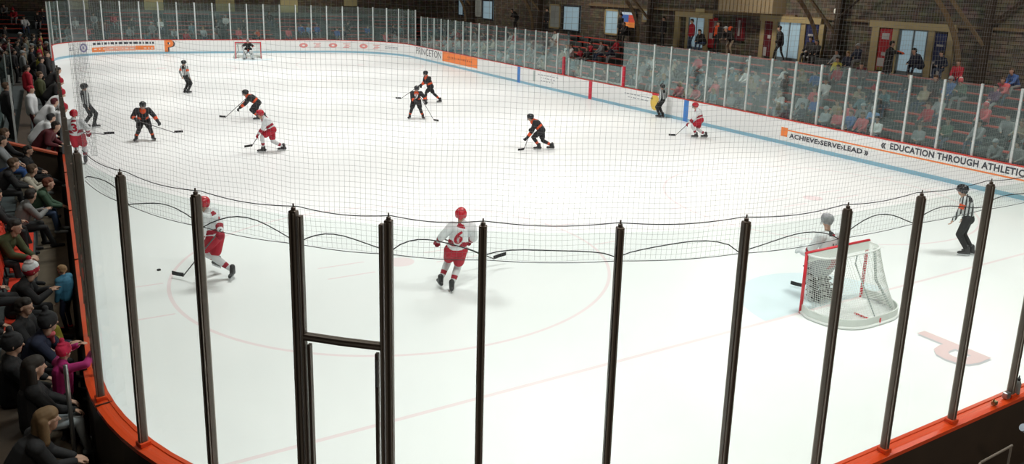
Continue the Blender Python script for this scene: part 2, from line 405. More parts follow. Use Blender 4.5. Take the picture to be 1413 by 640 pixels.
# side glass on the near left, seen almost edge-on
ls = [.1+1.3*k for k in range(12)]
for i, s in enumerate(ls):
    post(s, .05, ZF, M['postd'], f'dark glass post along the left side boards, {ordn(i+1)} from the team bench', 'dark glass posts along the left side', wide=.06, deep=.05)
for i, (a, b) in enumerate(zip(ls, ls[1:])):
    pane(a+.03, b-.03, .05, BH+.01, ZF, M['glass'], f'glass pane seen edge-on along left side boards, {ordn(i+1)} from the team bench', 'glass panes along the left side')
pane(ls[-1]+.03, near_s[0]-.03, OFFN, BH+.01, ZF, M['glass'], 'curved glass pane just before the first dark end post', 'glass panes along the left side')

# right side and far end: white posts
rp = [s_right(3.65+1.3*k) for k in range(-2, 38)]
box_a, box_b = s_right(24.5), s_right(30.0)
k = 0
for i, s in enumerate(rp):
    low = box_a-.3 < s < box_b+.3
    post(s, .1, 2.12 if low else ZF, M['postw'], f'white glass post on the right-hand boards, {ordn(i+1)} from the near corner', 'white glass posts along the right side', wide=.075, deep=.07)
for i, (a, b) in enumerate(zip(rp, rp[1:])):
    low = a > box_a-.9 and b < box_b+.9
    pane(a+.035, b-.035, .1, BH+.01, 2.08 if low else ZF-.02, M['glassf'], f'glass pane on the right-hand boards, {ordn(i+1)} from the near corner' + (', lower than the rest' if low else ''), 'glass panes along the right side')
for y_, w in ((24.3, 'nearer'), (30.2, 'farther')):
    o = MB().box((0, 0, .53), (.13, .16, 1.06)).obj('padded_post', M['redp'], bevel=.02); o.location = (XR+.1, y_, BH); tag(o, f'short red padded post at the {w} end of the low glass by the timekeeper box', 'padded post')
o = MB().box((0, 0, 1.8), (.1, .1, 3.6)).obj('box_divider_post', M['frame']); o.location = (XR+.35, 30.2, 0); tag(o, 'tall black divider post beside the timekeeper box', 'post')
fs0 = rp[-1]+1.2; nF = int((CS[8]+10.-fs0)/1.3)
fp = [fs0+1.3*k for k in range(nF+1)]
for i, s in enumerate(fp):
    post(s, .1, 3.95, M['postw'], f'white glass post round the far end, {ordn(i+1)} from the right-hand corner', 'white glass posts round the far end', wide=.085, deep=.07)
for i, (a, b) in enumerate(zip(fp, fp[1:])):
    pane(a+.04, b-.04, .1, BH+.01, 3.9, M['glassf'], f'glass pane round the far end, {ordn(i+1)} from the right-hand corner', 'glass panes round the far end')

# ---------------------------------------------------------------- safety net of real twine above the near glass
net = empty('safety_net', (gx, gy, 3.68)); tag(net, 'fine mesh safety net hanging above the near end glass', 'net')
def NT(o): o.parent = net; o.matrix_parent_inverse = Matrix.Translation(net.location).inverted(); return o
NOFF = .02; n0, n1 = near_s[0]-.05, near_s[-1]+2.5
ZTOP = 8.6; TW = .00095
def netpt(s, z):
    w = .018*math.sin(s*2.1+z*1.3)+.012*math.sin(s*5.3-z*2.2); up = max(0, z-4.0)
    x, y, _, _ = loop(s+.006*math.sin(z*9+s*3), NOFF+w-.0*up); return (x, y, z)
mb = MB(); cell = .046
s = n0
zz = [3.68+(ZTOP-3.68)*k/14 for k in range(15)]
while s < n1:
    mb.tube([netpt(s, z) for z in zz], TW, 3); s += cell
z = 3.68; ss = [n0+(n1-n0)*k/90 for k in range(91)]
while z < ZTOP:
    mb.tube([netpt(s, z+.008*math.sin(s*6)) for s in ss], TW, 3); z += cell
NT(mb.obj('twine_mesh', M['rope']))
# cables: head rope, drooping flap edge, bottom cord
def swag(zf, r, name, m, extra=0.):
    mb = MB(); P_ = []
    for a, b in zip(near_s, near_s[1:]):
        for k in range(10):
            t = k/10; s = a+(b-a)*t; x, y, _, _ = loop(s, NOFF+.012); P_.append((x, y, zf(t, a)))
    mb.tube(P_, r, 6); return NT(mb.obj(name, m))
swag(lambda t, a: 4.02-.03*math.sin(PI*t), .0045, 'head_rope', M['cable'])
swag(lambda t, a: 3.70+.115*math.sin(PI*t)**.8*(1+.2*math.sin(a*3))+.02*math.sin(2*PI*t+a), .0052, 'flap_edge', M['cable'])
swag(lambda t, a: 3.68-.012*math.sin(PI*t), .0035, 'bottom_cord', M['cable'])
# gathered seam at the left edge
mb = MB(); x0, y0_ = -12.545, .33
for k in range(26):
    dx = -.085+.17*k/25
    mb.tube([(x0+dx+.004*math.sin(k*3+j), y0_, 3.95+j*.45) for j in range(11)], .001, 3)
for j in range(90):
    mb.tube([(x0-.09, y0_+.004, 3.95+j*.05), (x0+.09, y0_-.004, 3.955+j*.05)], .0009, 3)
NT(mb.obj('gathered_seam', M['cable']))
# bottle and bracket on the near rail
b = MB().lathe([(.036, 0), (.038, .02), (.038, .14), (.03, .17), (.018, .185)], n=14).obj('water_bottle', mat('bottle_grey', (.25, .27, .27), .4), smooth=True)
MB().lathe([(.02, .185), (.022, .21), (.009, .225), (.009, .25)], n=12).obj('bottle_cap', M['frame'], b)
b.location = (*loop(near_s[11]+.13, .1)[:2], BH+.012); tag(b, 'small grey bottle with dark cap standing on the orange rail by a post', 'bottle')
b = MB().box((0, 0, .04), (.09, .07, .08)).box((.06, 0, .02), (.05, .05, .04)).obj('rail_clamp', M['steel'], bevel=.008)
b.location = (*loop(near_s[11]-.11, .1)[:2], BH+.012); tag(b, 'grey metal clamp on the orange rail beside the small bottle', 'clamp')
b = MB().box((0, 0, .025), (.07, .05, .05)).box((-.03, .0, .06), (.02, .02, .05)).obj('rail_latch', mat('brass', (.3, .24, .12), .4, .8), bevel=.006)
b.location = (*loop(near_s[11]-.42, .12)[:2], BH+.01); tag(b, 'small brass latch on the orange rail left of the clamp', 'latch')
b = MB().tube([(0, 0, 0), (.26, -.1, -.18), (.42, -.16, -.5), (.46, -.18, -1.35)], .045, 16).obj('padded_pipe', mat('pale_paper', (.45, .52, .62), .5), smooth=False)
b.location = (-3.98, -5.62, 1.36); tag(b, 'pale blue padded pipe end beside the dark near boards', 'pipe')
b = MB().tube([(0, 0, 0), (.62, 0.0, .02)], .013, 8).tube([(0, 0, 0), (-.12, 0, -.1), (-.14, 0, -1.13)], .013, 8).tube([(.6, 0, .02), (.62, 0, -1.13)], .013, 8).obj('brace_bar', M['outer']); 
b.location = (-4.72, -5.6, 1.14); b.rotation_euler = (0, 0, 0); b.data.materials[0] = M['postl']; tag(b, 'thin metal barrier bar in front of the dark near boards', 'barrier')
# ---------------------------------------------------------------- goals
def goal(loc, face, label):
    """mouth at local y=0, net runs to -y"""
    root = empty('hockey_goal', loc, face); tag(root, label, 'hockey goal')
    W, H = .915, 1.22
    red = mat('goal_red', (.62, .015, .03), .35); wh = mat('goal_white', (.78, .8, .78), .4)
    for sx in (-1, 1): MB().tube([(sx*W, 0, 0), (sx*W, 0, H+.0)], .032, 12).obj('goal_post', red, root, smooth=True)
    MB().tube([(-W-.03, 0, H), (W+.03, 0, H)], .032, 12).obj('crossbar', red, root, smooth=True)
    base = []; nb = 28
    for k in range(nb+1):
        a = PI*k/nb; c, s = math.cos(a), math.sin(a)
        base.append((-(W+.12)*math.copysign(abs(c)**.62, c)*(1 if abs(c) < .999 else W/(W+.12)), -1.1*abs(s)**.62, .03))
    MB().tube([(x, y, z) for x, y, z in base], .03, 8).obj('base_frame', wh, root, smooth=True)
    MB().tube([(0, -1.1, .03), (0, -.55, .03)], .02, 6).tube([(0, -1.1, .0), (0, -1.1, .14)], .022, 6).obj('centre_brace', red, root)
    top = []
    for k in range(nb+1):
        a = PI*k/nb; c, s = math.cos(a), math.sin(a)
        top.append((-(W)*math.copysign(abs(c)**.5, c), -.46*abs(s)**.6, H-.02))
    MB().tube(top, .02, 8).obj('top_frame', wh, root, smooth=True)
    MB().tube([(0, -.44, H-.02), (0, -.42, 1.0), (0, -1.0, .1)], .014, 6).tube([(.72, -.3, H-.05), (.6, -.5, .6), (.86, -.75, .05)], .028, 6).obj('rear_prop', mat('goal_grey', (.32, .38, .36), .5), root)
    # skirt pad along the base
    sk = [(x*.985, y*.985, z) for x, y, z in base]; vs = []
    for x, y, z in sk: vs += [(x, y, .0), (x, y, .19), (x*1.02, y*1.02, .19), (x*1.02, y*1.02, 0)]
    n = len(sk); fs = []
    for i in range(n-1):
        for k in range(4): fs.append((i*4+k, i*4+(k+1) % 4, (i+1)*4+(k+1) % 4, (i+1)*4+k))
    MB().add(vs, fs).obj('base_skirt', mat('skirt_white', (.66, .70, .66), .7), root)
    # top canvas strip behind the crossbar
    MB().add([(-W, -.02, H), (W, -.02, H), (W, -.03, H-.17), (-W, -.03, H-.17)], [(0, 1, 2, 3)]).add([(-W, -.035, H), (W, -.035, H), (W, -.045, H-.17), (-W, -.045, H-.17)], [(3, 2, 1, 0)]).obj('canvas_strip', mat('skirt_white', (.66, .70, .66), .7), root)
    # netting: strands from top frame to base, rings between, plus the roof
    mb = MB(); nv = 64; rg = 30
    def lerp(L, t):
        f = t*(len(L)-1); i = min(int(f), len(L)-2); u = f-i; return Vector(L[i]).lerp(Vector(L[i+1]), u)
    def P_(t, v):
        p = lerp(top, t).lerp(lerp(base, t), v); sag = .06*math.sin(PI*v); c = Vector((0, -.4, p.z)); return p+(c-p)*sag
    for k in range(nv+1): mb.tube([P_(k/nv, v/6) for v in range(7)], .004, 3)
    for j in range(1, rg): mb.tube([P_(k/40, j/rg) for k in range(41)], .004, 3)
    for k in range(1, 40):
        x = -W+2*W*k/40; ymax = -.46*max(0, 1-abs(x/W)**4)**.3; mb.tube([(x, 0, H-.01), (x, ymax, H-.03)], .0028, 3)
    for k in range(1, 10): y = -.44*k/10; mb.tube([(-W, y, H-.02), (W, y, H-.02)], .0028, 3)
    mb.obj('netting', mat('goal_twine', (.75, .78, .74), .8), root)
    return root
goal((0, 0, 0), 0, 'red-framed hockey goal with white netting seen from behind, near a goaltender')
goal((0, 54.2, 0), PI, 'distant hockey goal with red frame against the far end boards')
puck = MB().lathe([(.036, 0), (.038, .004), (.038, .022), (.036, .026)], n=18).obj('hockey_puck', M['black'])

# ---------------------------------------------------------------- stands
STX, RUN, RISE, RZ0, NR = 14.3, .72, .30, .28, 8
def zt(i): return RZ0+RISE*i
def stepped(name, prof, a, b, axis, m, label):
    """extrude a profile of (d, z) between a and b; axis 'y': d is world x, axis 'x': d is world y"""
    n = len(prof); vs = []
    for e in (a, b):
        for d, z in prof: vs.append((d, e, z) if axis == 'y' else (e, d, z))
    fs = [(k, (k+1) % n, n+(k+1) % n, n+k) for k in range(n)]+[tuple(range(n))[::-1], tuple(range(n, 2*n))]
    o = MB().add(vs, fs).obj(name, m); tag(o, label, 'terrace', kind='structure'); return o
def prof_steps(d0, sgn, end):
    pr = [(d0, 0)]
    for i in range(NR): pr += [(d0+sgn*RUN*i, zt(i)), (d0+sgn*RUN*(i+1), zt(i))]
    pr += [(d0+sgn*RUN*NR, zt(NR)), (end, zt(NR)), (end, 0)]
    return pr
stepped('floor_right_terrace', prof_steps(STX, 1, 21.6), -6, 60.6, 'y', M['conc'], 'terrace')
stepped('floor_far_terrace', prof_steps(60.9, 1, 68.6), -20.5, 14.2, 'x', M['conc'], 'terrace')
# fill the far-right corner
stepped('floor_corner_terrace', prof_steps(60.9, 1, 68.6), 14.2, 21.6, 'x', M['conc'], 'terrace')
# left side: bench platform, back row terraces
MB().box((-13.7, 27, .1), (1.6, 23, .2)).obj('floor_bench_platform', M['conc'])['kind'] = 'structure'
lt = [(-15.0, 0)]
for i in range(7): lt += [(-15.0-.72*i, .35+.3*i), (-15.0-.72*(i+1), .35+.3*i)]
lt += [(-20.5, 2.15), (-20.5, 0)]
stepped('floor_left_terrace', lt, 15.6, 60.8, 'y', M['conc'], 'terrace')
MB().box((-13.4, 5.2, .1), (1.1, 20.3, .2)).obj('floor_left_walkway', M['walk'])['kind'] = 'structure'
MB().box((-14.6, 4.5, .31), (2.44, 21.5, .62)).obj('floor_left_tier', M['conc'])['kind'] = 'structure'
MB().box((-14.95, 4.5, .52), (1.8, 21.5, 1.04)).obj('floor_left_upper_tier', M['conc'])['kind'] = 'structure'
# walls
MB().box((21.8, 25, 6), (.4, 90, 12)).obj('wall_right', M['brick'])['kind'] = 'structure'
MB().box((0, 69, 6), (44, .4, 12)).obj('wall_far', M['brick'])['kind'] = 'structure'
MB().box((-20.8, 25, 6), (.4, 90, 12)).obj('wall_left', M['brick'])['kind'] = 'structure'
MB().box((0, -19.8, 6), (44, .4, 12)).obj('wall_near', M['brick'])['kind'] = 'structure'
MB().box((0, 25, 12.2), (44, 90, .4)).obj('ceiling', mat('ceiling_boards', (.12, .09, .06), .8, noise=.4))['kind'] = 'structure'
# low wall with an orange cap between the spectators and the team bench
mb = MB().add([(-12.88, 15.35, .0), (-14.6, 15.35, .0), (-14.6, 15.35, 1.66), (-12.88, 15.35, 1.06), (-12.88, 15.5, .0), (-14.6, 15.5, .0), (-14.6, 15.5, 1.66), (-12.88, 15.5, 1.06)],
              [(0, 1, 2, 3), (7, 6, 5, 4), (0, 3, 7, 4), (1, 5, 6, 2), (3, 2, 6, 7), (0, 4, 5, 1)])
w = mb.obj('bench_partition', M['outer']); tag(w, 'low dark partition wall with orange cap separating spectators from team bench', 'partition')
mb = MB().add([(-12.86, 15.3, 1.06), (-14.62, 15.3, 1.67), (-14.62, 15.55, 1.67), (-12.86, 15.55, 1.06), (-12.86, 15.3, 1.11), (-14.62, 15.3, 1.72), (-14.62, 15.55, 1.72), (-12.86, 15.55, 1.11)],
              [(0, 1, 2, 3), (7, 6, 5, 4), (0, 4, 5, 1), (1, 5, 6, 2), (2, 6, 7, 3), (3, 7, 4, 0)])
mb.obj('partition_cap', mat('cap_orange', (.5, .1, .045), .45), w)
# glass behind the bench
for i, y in enumerate((16.2, 19.5, 23., 28, 34., 41.)):
    o = MB().box((0, 0, 1.1), (.05, .07, 2.2)).obj('bench_glass_post', M['postw']); o.location = (-14.56, y, -.01)
    tag(o, f'white post of the glass screen behind the team bench, {ordn(i+1)} from the partition', 'glass post', 'screen posts behind the team bench')
for i, (a, b) in enumerate(((16.2, 19.5), (19.5, 23.), (23., 28.), (28., 34.), (34., 41.))):
    o = MB().box((0, 0, 1.09), (.012, b-a-.09, 2.18)).obj('bench_safety_glass', M['glassf']); o.location = (-14.56, (a+b)/2, -.01)
    tag(o, f'hazy glass pane behind the team bench, {ordn(i+1)} from the partition', 'glass pane', 'screen panes behind the team bench')
o = MB().box((0, 0, 1.4), (.05, .06, 2.8)).obj('screen_post', M['postw']); o.location = (-13.84, 17.6, .2); tag(o, 'tall pale post rising from the team bench just past the orange-capped partition', 'post')
o = MB().box((0, 0, .45), (.34, 20, .06)).obj('team_bench', M['dwood'])
for q in range(6): MB().box((0, -9+3.6*q, .2), (.28, .08, .44)).obj('bench_leg', M['dwood'], o)
o.location = (-13.75, 27, .2); tag(o, 'long wooden team bench behind the left boards', 'bench')

# red plank benches
def plank(x, y, z, L, rz, m, label, group):
    o = MB().box((0, 0, .40), (.27, L, .045)).obj('bench_plank', m)
    for q in (-.38, .38): MB().box((0, q*L, .19), (.2, .05, .38)).obj('bracket', M['frame'], o)
    o.location = (x, y, z); o.rotation_euler = (0, 0, rz); tag(o, label, 'bench', group); return o
for i in range(NR):
    ys = [-1+4.6*k for k in range(13)]
    for k, y in enumerate(ys):
        if k in (3, 8): pass
        plank(STX+RUN*i+.47, y, zt(i), 4.1 if i % 2 else 3.7, 0, M['seat'], f'red plank bench in the right stand, {ordn(i+1)} row up, {ordn(k+1)} section from the near end', 'red plank benches in the right stand')
plank_rows = [0, 1, 2, 3, 4, 5, 6, 7]
for i in plank_rows:
    for k, x in enumerate((-16, -11.5, -7, -2.5, 2., 6.5, 11., 15.5, 19.2)):
        if (i*3+k) % 5 == 1: continue
        plank(x, 60.9+RUN*i+.47, zt(i), 3.6, PI/2, M['seat'], f'red plank bench in the far stand, {ordn(i+1)} row up, {ordn(k+1)} section from the left', 'red plank benches in the far stand')
for k, (y, L) in enumerate(((0.6, 5.6), (5.2, 2.6), (8.1, 2.4), (12.2, 5.))):
    o = MB().box((0, 0, .02), (.34, L, .04)).obj('bench_plank', M['seatb'] if k in (1, 2) else M['dwood']); o.location = (-13.58, y, .62)
    tag(o, f'{["dark", "bright red", "bright red", "dark"][k]} front-row bench plank beside the left walkway, {ordn(k+1)} from the near end', 'bench')
for k in range(7):
    y = 5.6+.52*k
    mb = MB().box((0, 0, .0), (.05, .4, .34)).box((.0, 0, .2), (.05, .3, .1))
    o = mb.obj('stadium_seat', M['seatb'], bevel=.04); o.location = (-13.84, y, 1.03); o.rotation_euler = (0, -.15, 0)
    MB().tube([(0, 0, -.15), (.0, 0, -.385)], .015, 6).obj('seat_support', M['frame'], o)
    tag(o, f'rounded bright red seat back by the left walkway, {ordn(k+1)} from the near end', 'seat', 'red seat backs on the left')
# grey hand rail pole in the near left corner
o = MB().tube([(0, 0, 0), (0, 0, 1.3)], .024, 12).obj('hand_rail', M['steel'], smooth=True); MB().lathe([(.06, 0), (.06, .015), (.03, .02)], n=14).obj('base_flange', M['steel'], o)
o.location = (-12.97, .5, .2); tag(o, 'grey metal rail post standing on the left walkway beside the pink-coated child', 'rail post')

# ---------------------------------------------------------------- doors, banners, timber on the right wall
WX = 21.6
def bxw(y0, y1, z0, z1, d, m, name, parent, x=None):
    x = WX if x is None else x
    return MB().box((x-d/2, (y0+y1)/2, (z0+z1)/2), (d, abs(y1-y0), z1-z0)).obj(name, m, parent)
zc = zt(NR)
def entry(label, yl, yr, ztop, dl, dr, posts, dtop=None, m=M['lumber'], tr=True):
    r = empty('entrance_frame', (WX, (yl+yr)/2, zc)); tag(r, label, 'entrance')
    def E(o): o.parent = r; o.matrix_parent_inverse = Matrix.Translation(r.location).inverted(); return o
    E(bxw(yl+.15, yr-.1, ztop-.32, ztop, .22, m, 'header', None))
    for a, b in posts: E(bxw(a, b, zc, ztop-.3, .18, m, 'frame_post', None))
    dt = dtop or zc+2.16
    d = E(bxw(dl, dr, zc, dt, .08, M['win'], 'door_glass', None, WX-.03))
    for a, b, e, f in ((dl, dl-.1, zc, dt), (dr+.1, dr, zc, dt), (dl, dr, dt-.1, dt), (dl, dr, zc, zc+.16), ((dl+dr)/2+.04, (dl+dr)/2-.04, zc, dt)):
        o = MB().box((WX-.1, (a+b)/2, (e+f)/2), (.06, abs(a-b), f-e)).obj('door_frame', mat('door_grey', (.16, .2, .23), .4), None); E(o)
    if tr: E(bxw(dl, dr, dt, ztop-.3, .05, M['curtain'], 'transom', None))
    return r
entry('wide timber-framed entrance with blue-lit glass doors and hockey banners, right wall', 15.5, 11.3, 5.12, 14.0, 12.5, ((15.5, 15.1), (14.35, 14.05), (12.5, 12.2), (11.55, 11.25)))
entry('timber-framed entrance with glass door behind a dark standing figure, middle of right wall', 22.7, 18.7, 5.05, 21.55, 19.9, ((22.8, 22.5), (21.9, 21.6), (19.9, 19.6), (18.7, 18.4)))
entry('timber-framed entrance with glass door behind the red-jacketed man, right wall', 30.0, 26.8, 4.95, 28.9, 27.4, ((30.2, 29.8), (29.1, 28.9), (27.4, 27.1)))
def banner(y0, y1, z0, z1, base, parts, label):
    r = bxw(y0, y1, z0, z1, .03, base, 'hanging_banner', None, WX-.12); tag(r, label, 'banner')
    for (a, b, c, d, m) in parts:
        o = MB().box((WX-.155, y0+(y1-y0)*(a+b)/2, z0+(z1-z0)*(c+d)/2), (.012, abs((y1-y0)*(b-a)), (z1-z0)*(d-c))).obj('printed_shape', m, r)
    return r
red = mat('banner_red', (.42, .01, .02), .7); navy = mat('banner_navy', (.02, .03, .12), .7); wht = mat('banner_white', (.5, .5, .52), .7); mar = mat('banner_maroon', (.13, .01, .02), .7)
blu = mat('banner_blue', (.03, .06, .3), .7); orr = mat('banner_orange', (.7, .15, .02), .7)
banner(15.05, 14.38, 2.75, 4.75, red, ((.2, .8, .75, .9, wht), (.05, .6, .1, .3, wht), (.3, .9, .36, .44, wht), (.1, .9, 0, .08, mat('banner_olive', (.2, .17, .03), .7))), 'red hockey banner with white shapes beside the wide entrance')
banner(12.15, 11.6, 2.75, 4.7, navy, ((.0, 1, .0, .35, wht), (.1, .5, .05, .3, blu), (.3, .75, .38, .42, wht), (.2, .8, .7, .75, wht)), 'navy and white hockey banner beside the wide entrance')
banner(22.5, 21.95, 2.8, 4.75, mar, ((.1, .5, .0, .25, wht), (.5, .9, .5, .6, wht)), 'dark maroon hanging banner at the middle entrance')
banner(19.55, 18.75, 2.95, 4.7, navy, ((.3, .9, .3, .55, blu), (.2, .6, .65, .72, wht), (.0, .5, .0, .3, wht), (.5, 1, 0, .2, wht)), 'navy banner with white lower part at the middle entrance')
banner(27., 26.3, 2.9, 4.7, red, ((.1, .5, .3, .5, wht), (.6, .9, .7, .9, wht)), 'red and white banner beside the entrance with the red-jacketed man')
banner(24.8, 24.0, 3.5, 4.8, mar, ((.3, .5, .2, .9, wht), (.7, .8, .1, .8, red)), 'dark banner with slanted red and white marks on the right wall')
# windows farther along
def window(n, y0, y1, z0, z1, fm=M['frame']):
    r = empty(f'window_{n}', (WX, (y0+y1)/2, z0)); r['kind'] = 'structure'
    def E(o): o.parent = r; o.matrix_parent_inverse = Matrix.Translation(r.location).inverted(); return o
    E(bxw(y0, y1, z0, z1, .05, M['curtain'] if n in (2, 4) else M['win'], 'window_pane', None, WX-.02))
    for a, b, c, d in ((y0, y0-.12, z0, z1), (y1+.12, y1, z0, z1), (y0, y1, z1-.12, z1), (y0, y1, z0, z0+.12)): E(bxw(a, b, c, d, .09, fm, 'window_frame', None, WX-.03))
window(1, 62.6, 61.4, 3.2, 4.9); window(2, 58.8, 57.6, 3.3, 4.9, M['postw']); window(3, 57.4, 55.3, 3.1, 4.9)
window(4, 45.6, 44.0, 3.0, 4.9, M['lumber']); window(5, 43.6, 41.2, 2.9, 4.9); window(6, 38.0, 36.3, 3.0, 4.8, M['lumber'])
p = bxw(36.0, 34.3, 3.55, 4.75, .06, M['frame'], 'wall_screen', None, WX-.05); tag(p, 'lit screen with blue, red and orange picture on the dark right wall', 'screen')
for a, b, c, d, col in ((35.9, 34.4, 4.5, 4.68, (.5, .6, .7)), (35.9, 35.1, 4.0, 4.5, (.05, .12, .35)), (35.1, 34.4, 4.0, 4.5, (.6, .08, .05)), (35.9, 34.4, 3.65, 4.0, (.75, .25, .06))):
    bxw(a, b, c, d, .01, mat('screen_%02d%02d' % (int(a*10) % 100, int(c*10)), col, .4, emit=.45), 'screen_picture', p, WX-.13)
# timber posts, arched braces, tie beam
for i, y in enumerate((-1., 10.6, 18.3, 33.4, 47.5, 60.)):
    r = MB().box((0, 0, 3.2), (.3, .3, 6.4)).obj('timber_truss', M['dwood']); r.location = (21.25, y-.9, zc)
    tag(r, f'dark timber wall post with an arched brace, {ordn(i+1)} from the near end', 'timber truss', 'timber trusses on the right wall')
    arc = []
    for k in range(13):
        t = k/12; arc.append((-.15-3.6*t**2.2, .9+.5*t, .1+1.9*t+2.6*t**.8))
    MB().tube(arc, .14, 4).obj('arched_brace', M['wood'], r)
    MB().tube([(-.05, .0, 1.6), (-1.6, .9, 3.6)], .09, 4).obj('strut', M['wood'], r)
    MB().tube([(-.1, .0, 2.4), (-.3, -2.3, 4.3)], .07, 4).obj('strut', M['dwood'], r)
o = bxw(19.3, -12, 5.0, 5.12, .12, M['wood'], 'tie_beam', None, 21.58); tag(o, 'thin horizontal timber rail running along the stone wall', 'timber rail')
o = bxw(40, 20.4, 4.95, 5.14, .16, M['wood'], 'header_beam', None, 21.58); tag(o, 'tan horizontal timber beam above the middle entrances', 'timber beam')
o = bxw(25.4, 21.2, 5.15, 6.6, 1.06, mat('pressbox_panel', (.36, .29, .18), .7, noise=.2), 'press_box', None, WX-.03); tag(o, 'tan panelled box hanging on the right wall above the entrances', 'press box')
for k in range(14): bxw(25.35-.3*k, 25.30-.3*k, 5.16, 6.6, .03, M['wood'], 'batten', o, WX-1.1)
MB().box((WX-.04, 26.15, 5.9), (.075, 1.4, 1.4)).obj('dark_hoarding', M['dwood']); o = bpy.data.objects['dark_hoarding']; tag(o, 'dark boarded panel beside the tan press box', 'panel')
o = bxw(28.1, 27.3, 4.98, 5.2, .06, mat('exit_sign_pale', (.5, .42, .2), .5), 'sign_plate', None, WX-.3); tag(o, 'small pale sign plate above the entrance with the red-jacketed man', 'sign')
o = bxw(33.6, 32.9, 4.1, 5.0, .06, M['lumber'], 'framed_notice', None, WX-.1); bxw(33.45, 33.05, 4.25, 4.85, .01, M['curtain'], 'notice_sheet', o, WX-.17); tag(o, 'small wood-framed notice on the right wall', 'notice')
b = MB().lathe([(.03, .16), (.1, .12), (.12, 0), (.09, -.1), (.02, -.13)], n=14).obj('wall_lamp', mat('lamp_globe', (.7, .7, .62), .4, emit=.35), smooth=True); b.location = (21.35, 17.7, 5.45); tag(b, 'small white round lamp on the stone wall beside a brace', 'lamp')
# plywood panels on the far wall
for i, (a, b) in enumerate(((-11.2, -9.7), (-5.5, -4.0), (.3, 1.9), (6.0, 7.6), (12.1, 13.4))):
    o = MB().box(((a+b)/2, 68.72, 4.75 if i < 4 else 5.2), (b-a, .12, 3.7 if i < 4 else 3.0)).obj('boarded_window', M['ply'])
    tag(o, f'tall pale plywood panel on the far wall, {ordn(i+1)} from the left', 'panel', 'plywood panels on the far wall')
# low concourse wall at the head of the far terraces
o = MB().box((3, 67.2, 2.75), (24, .15, .5)).obj('parapet', mat('parapet_grey', (.16, .19, .185), .8)); tag(o, 'pale grey parapet along the top of the far stand', 'parapet')
o = MB().box((20.25, 16.95, 2.75), (.12, 2.3, .75)).obj('concourse_screen', M['conc']); tag(o, 'grey screen panel at the top of the right stand', 'screen panel')
# timekeeper box furniture behind the low glass
o = MB().box((13.95, 27.2, .5), (.5, 5.2, 1.0)).obj('timekeeper_table', mat('pale_counter', (.45, .5, .48), .6)); tag(o, 'long pale counter in the timekeeper box behind the low glass', 'counter')
# ---------------------------------------------------------------- figures
V = Vector
def fabric(name, col, r=.8): return mat('cloth_'+name, col, r, noise=.12, nscale=20)
SKIN = mat('skin', (.52, .32, .23), .55); EYE = mat('eye_dark', (.03, .02, .02), .3); LIP = mat('lip', (.4, .15, .13), .5)
K = dict(white=fabric('white', (.72, .75, .76)), red=fabric('red', (.42, .012, .03)), crimson=fabric('crimson', (.32, .012, .03)), black=fabric('black', (.016, .016, .018)),
         orange=fabric('orange', (.75, .09, .02)), grey=fabric('grey', (.25, .27, .28)), sock=fabric('sock', (.66, .68, .69)), skate=mat('skate_black', (.02, .02, .022), .4),
         steelb=mat('blade_steel', (.6, .62, .63), .25, .8), gold=fabric('gold', (.5, .4, .05)))
HW = mat('helmet_red', (.45, .015, .03), .25); HB = mat('helmet_black', (.015, .017, .02), .25); HWH = mat('helmet_white', (.36, .38, .39), .3, noise=.7, nscale=14)
VIS = mat('cage_grey', (.12, .12, .13), .4, .6)

def stripe_mat():
    m = bpy.data.materials.new('referee_stripes'); m.use_nodes = True; nt = m.node_tree; b = nt.nodes['Principled BSDF']
    N = nt.nodes.new; L = nt.links.new
    tc = N('ShaderNodeTexCoord'); sp = N('ShaderNodeSeparateXYZ'); L(tc.outputs['Object'], sp.inputs[0])
    a = N('ShaderNodeMath'); a.operation = 'MULTIPLY'; a.inputs[1].default_value = 12.5; L(sp.outputs[0], a.inputs[0])
    f = N('ShaderNodeMath'); f.operation = 'FRACT'; L(a.outputs[0], f.inputs[0])
    g = N('ShaderNodeMath'); g.operation = 'GREATER_THAN'; g.inputs[1].default_value = .56; L(f.outputs[0], g.inputs[0])
    x = N('ShaderNodeMix'); x.data_type = 'RGBA'; L(g.outputs[0], x.inputs[0]); x.inputs[6].default_value = (.6, .63, .63, 1); x.inputs[7].default_value = (.03, .03, .035, 1)
    L(x.outputs[2], b.inputs['Base Color']); b.inputs['Roughness'].default_value = .8
    return m
STR = stripe_mat()

def cap_geo(mb, p0, p1, r0, r1, n=12):
    """closed round-ended tapered limb between two joints"""
    p0, p1 = V(p0), V(p1); ax = p1-p0; L = ax.length
    if L < 1e-4: ax = V((0, 0, 1)); p1 = p0+ax*1e-4; L = 1e-4
    t = ax.normalized(); a = V((0, 0, 1)) if abs(t.z) < .9 else V((1, 0, 0)); u = (a-t*a.dot(t)).normalized(); w = t.cross(u)
    prof = [(-math.cos(q)*r0, math.sin(q)*r0) for q in (.25, .7, 1.15, PI/2)]+[(L+math.sin(q)*r1, math.cos(q)*r1) for q in (0, .42, .87, 1.32)]
    vs = [p0-t*r0]; fs = []
    for h, r in prof: vs += [p0+t*h+(u*math.cos(2*PI*k/n)+w*math.sin(2*PI*k/n))*r for k in range(n)]
    vs.append(p1+t*r1); m = len(prof)
    for k in range(n):
        k2 = (k+1) % n; fs.append((0, 1+k2, 1+k))
        for i in range(m-1): fs.append((1+i*n+k, 1+i*n+k2, 1+(i+1)*n+k2, 1+(i+1)*n+k))
        fs.append((1+(m-1)*n+k, 1+(m-1)*n+k2, len(vs)-1))
    mb.add(vs, fs)

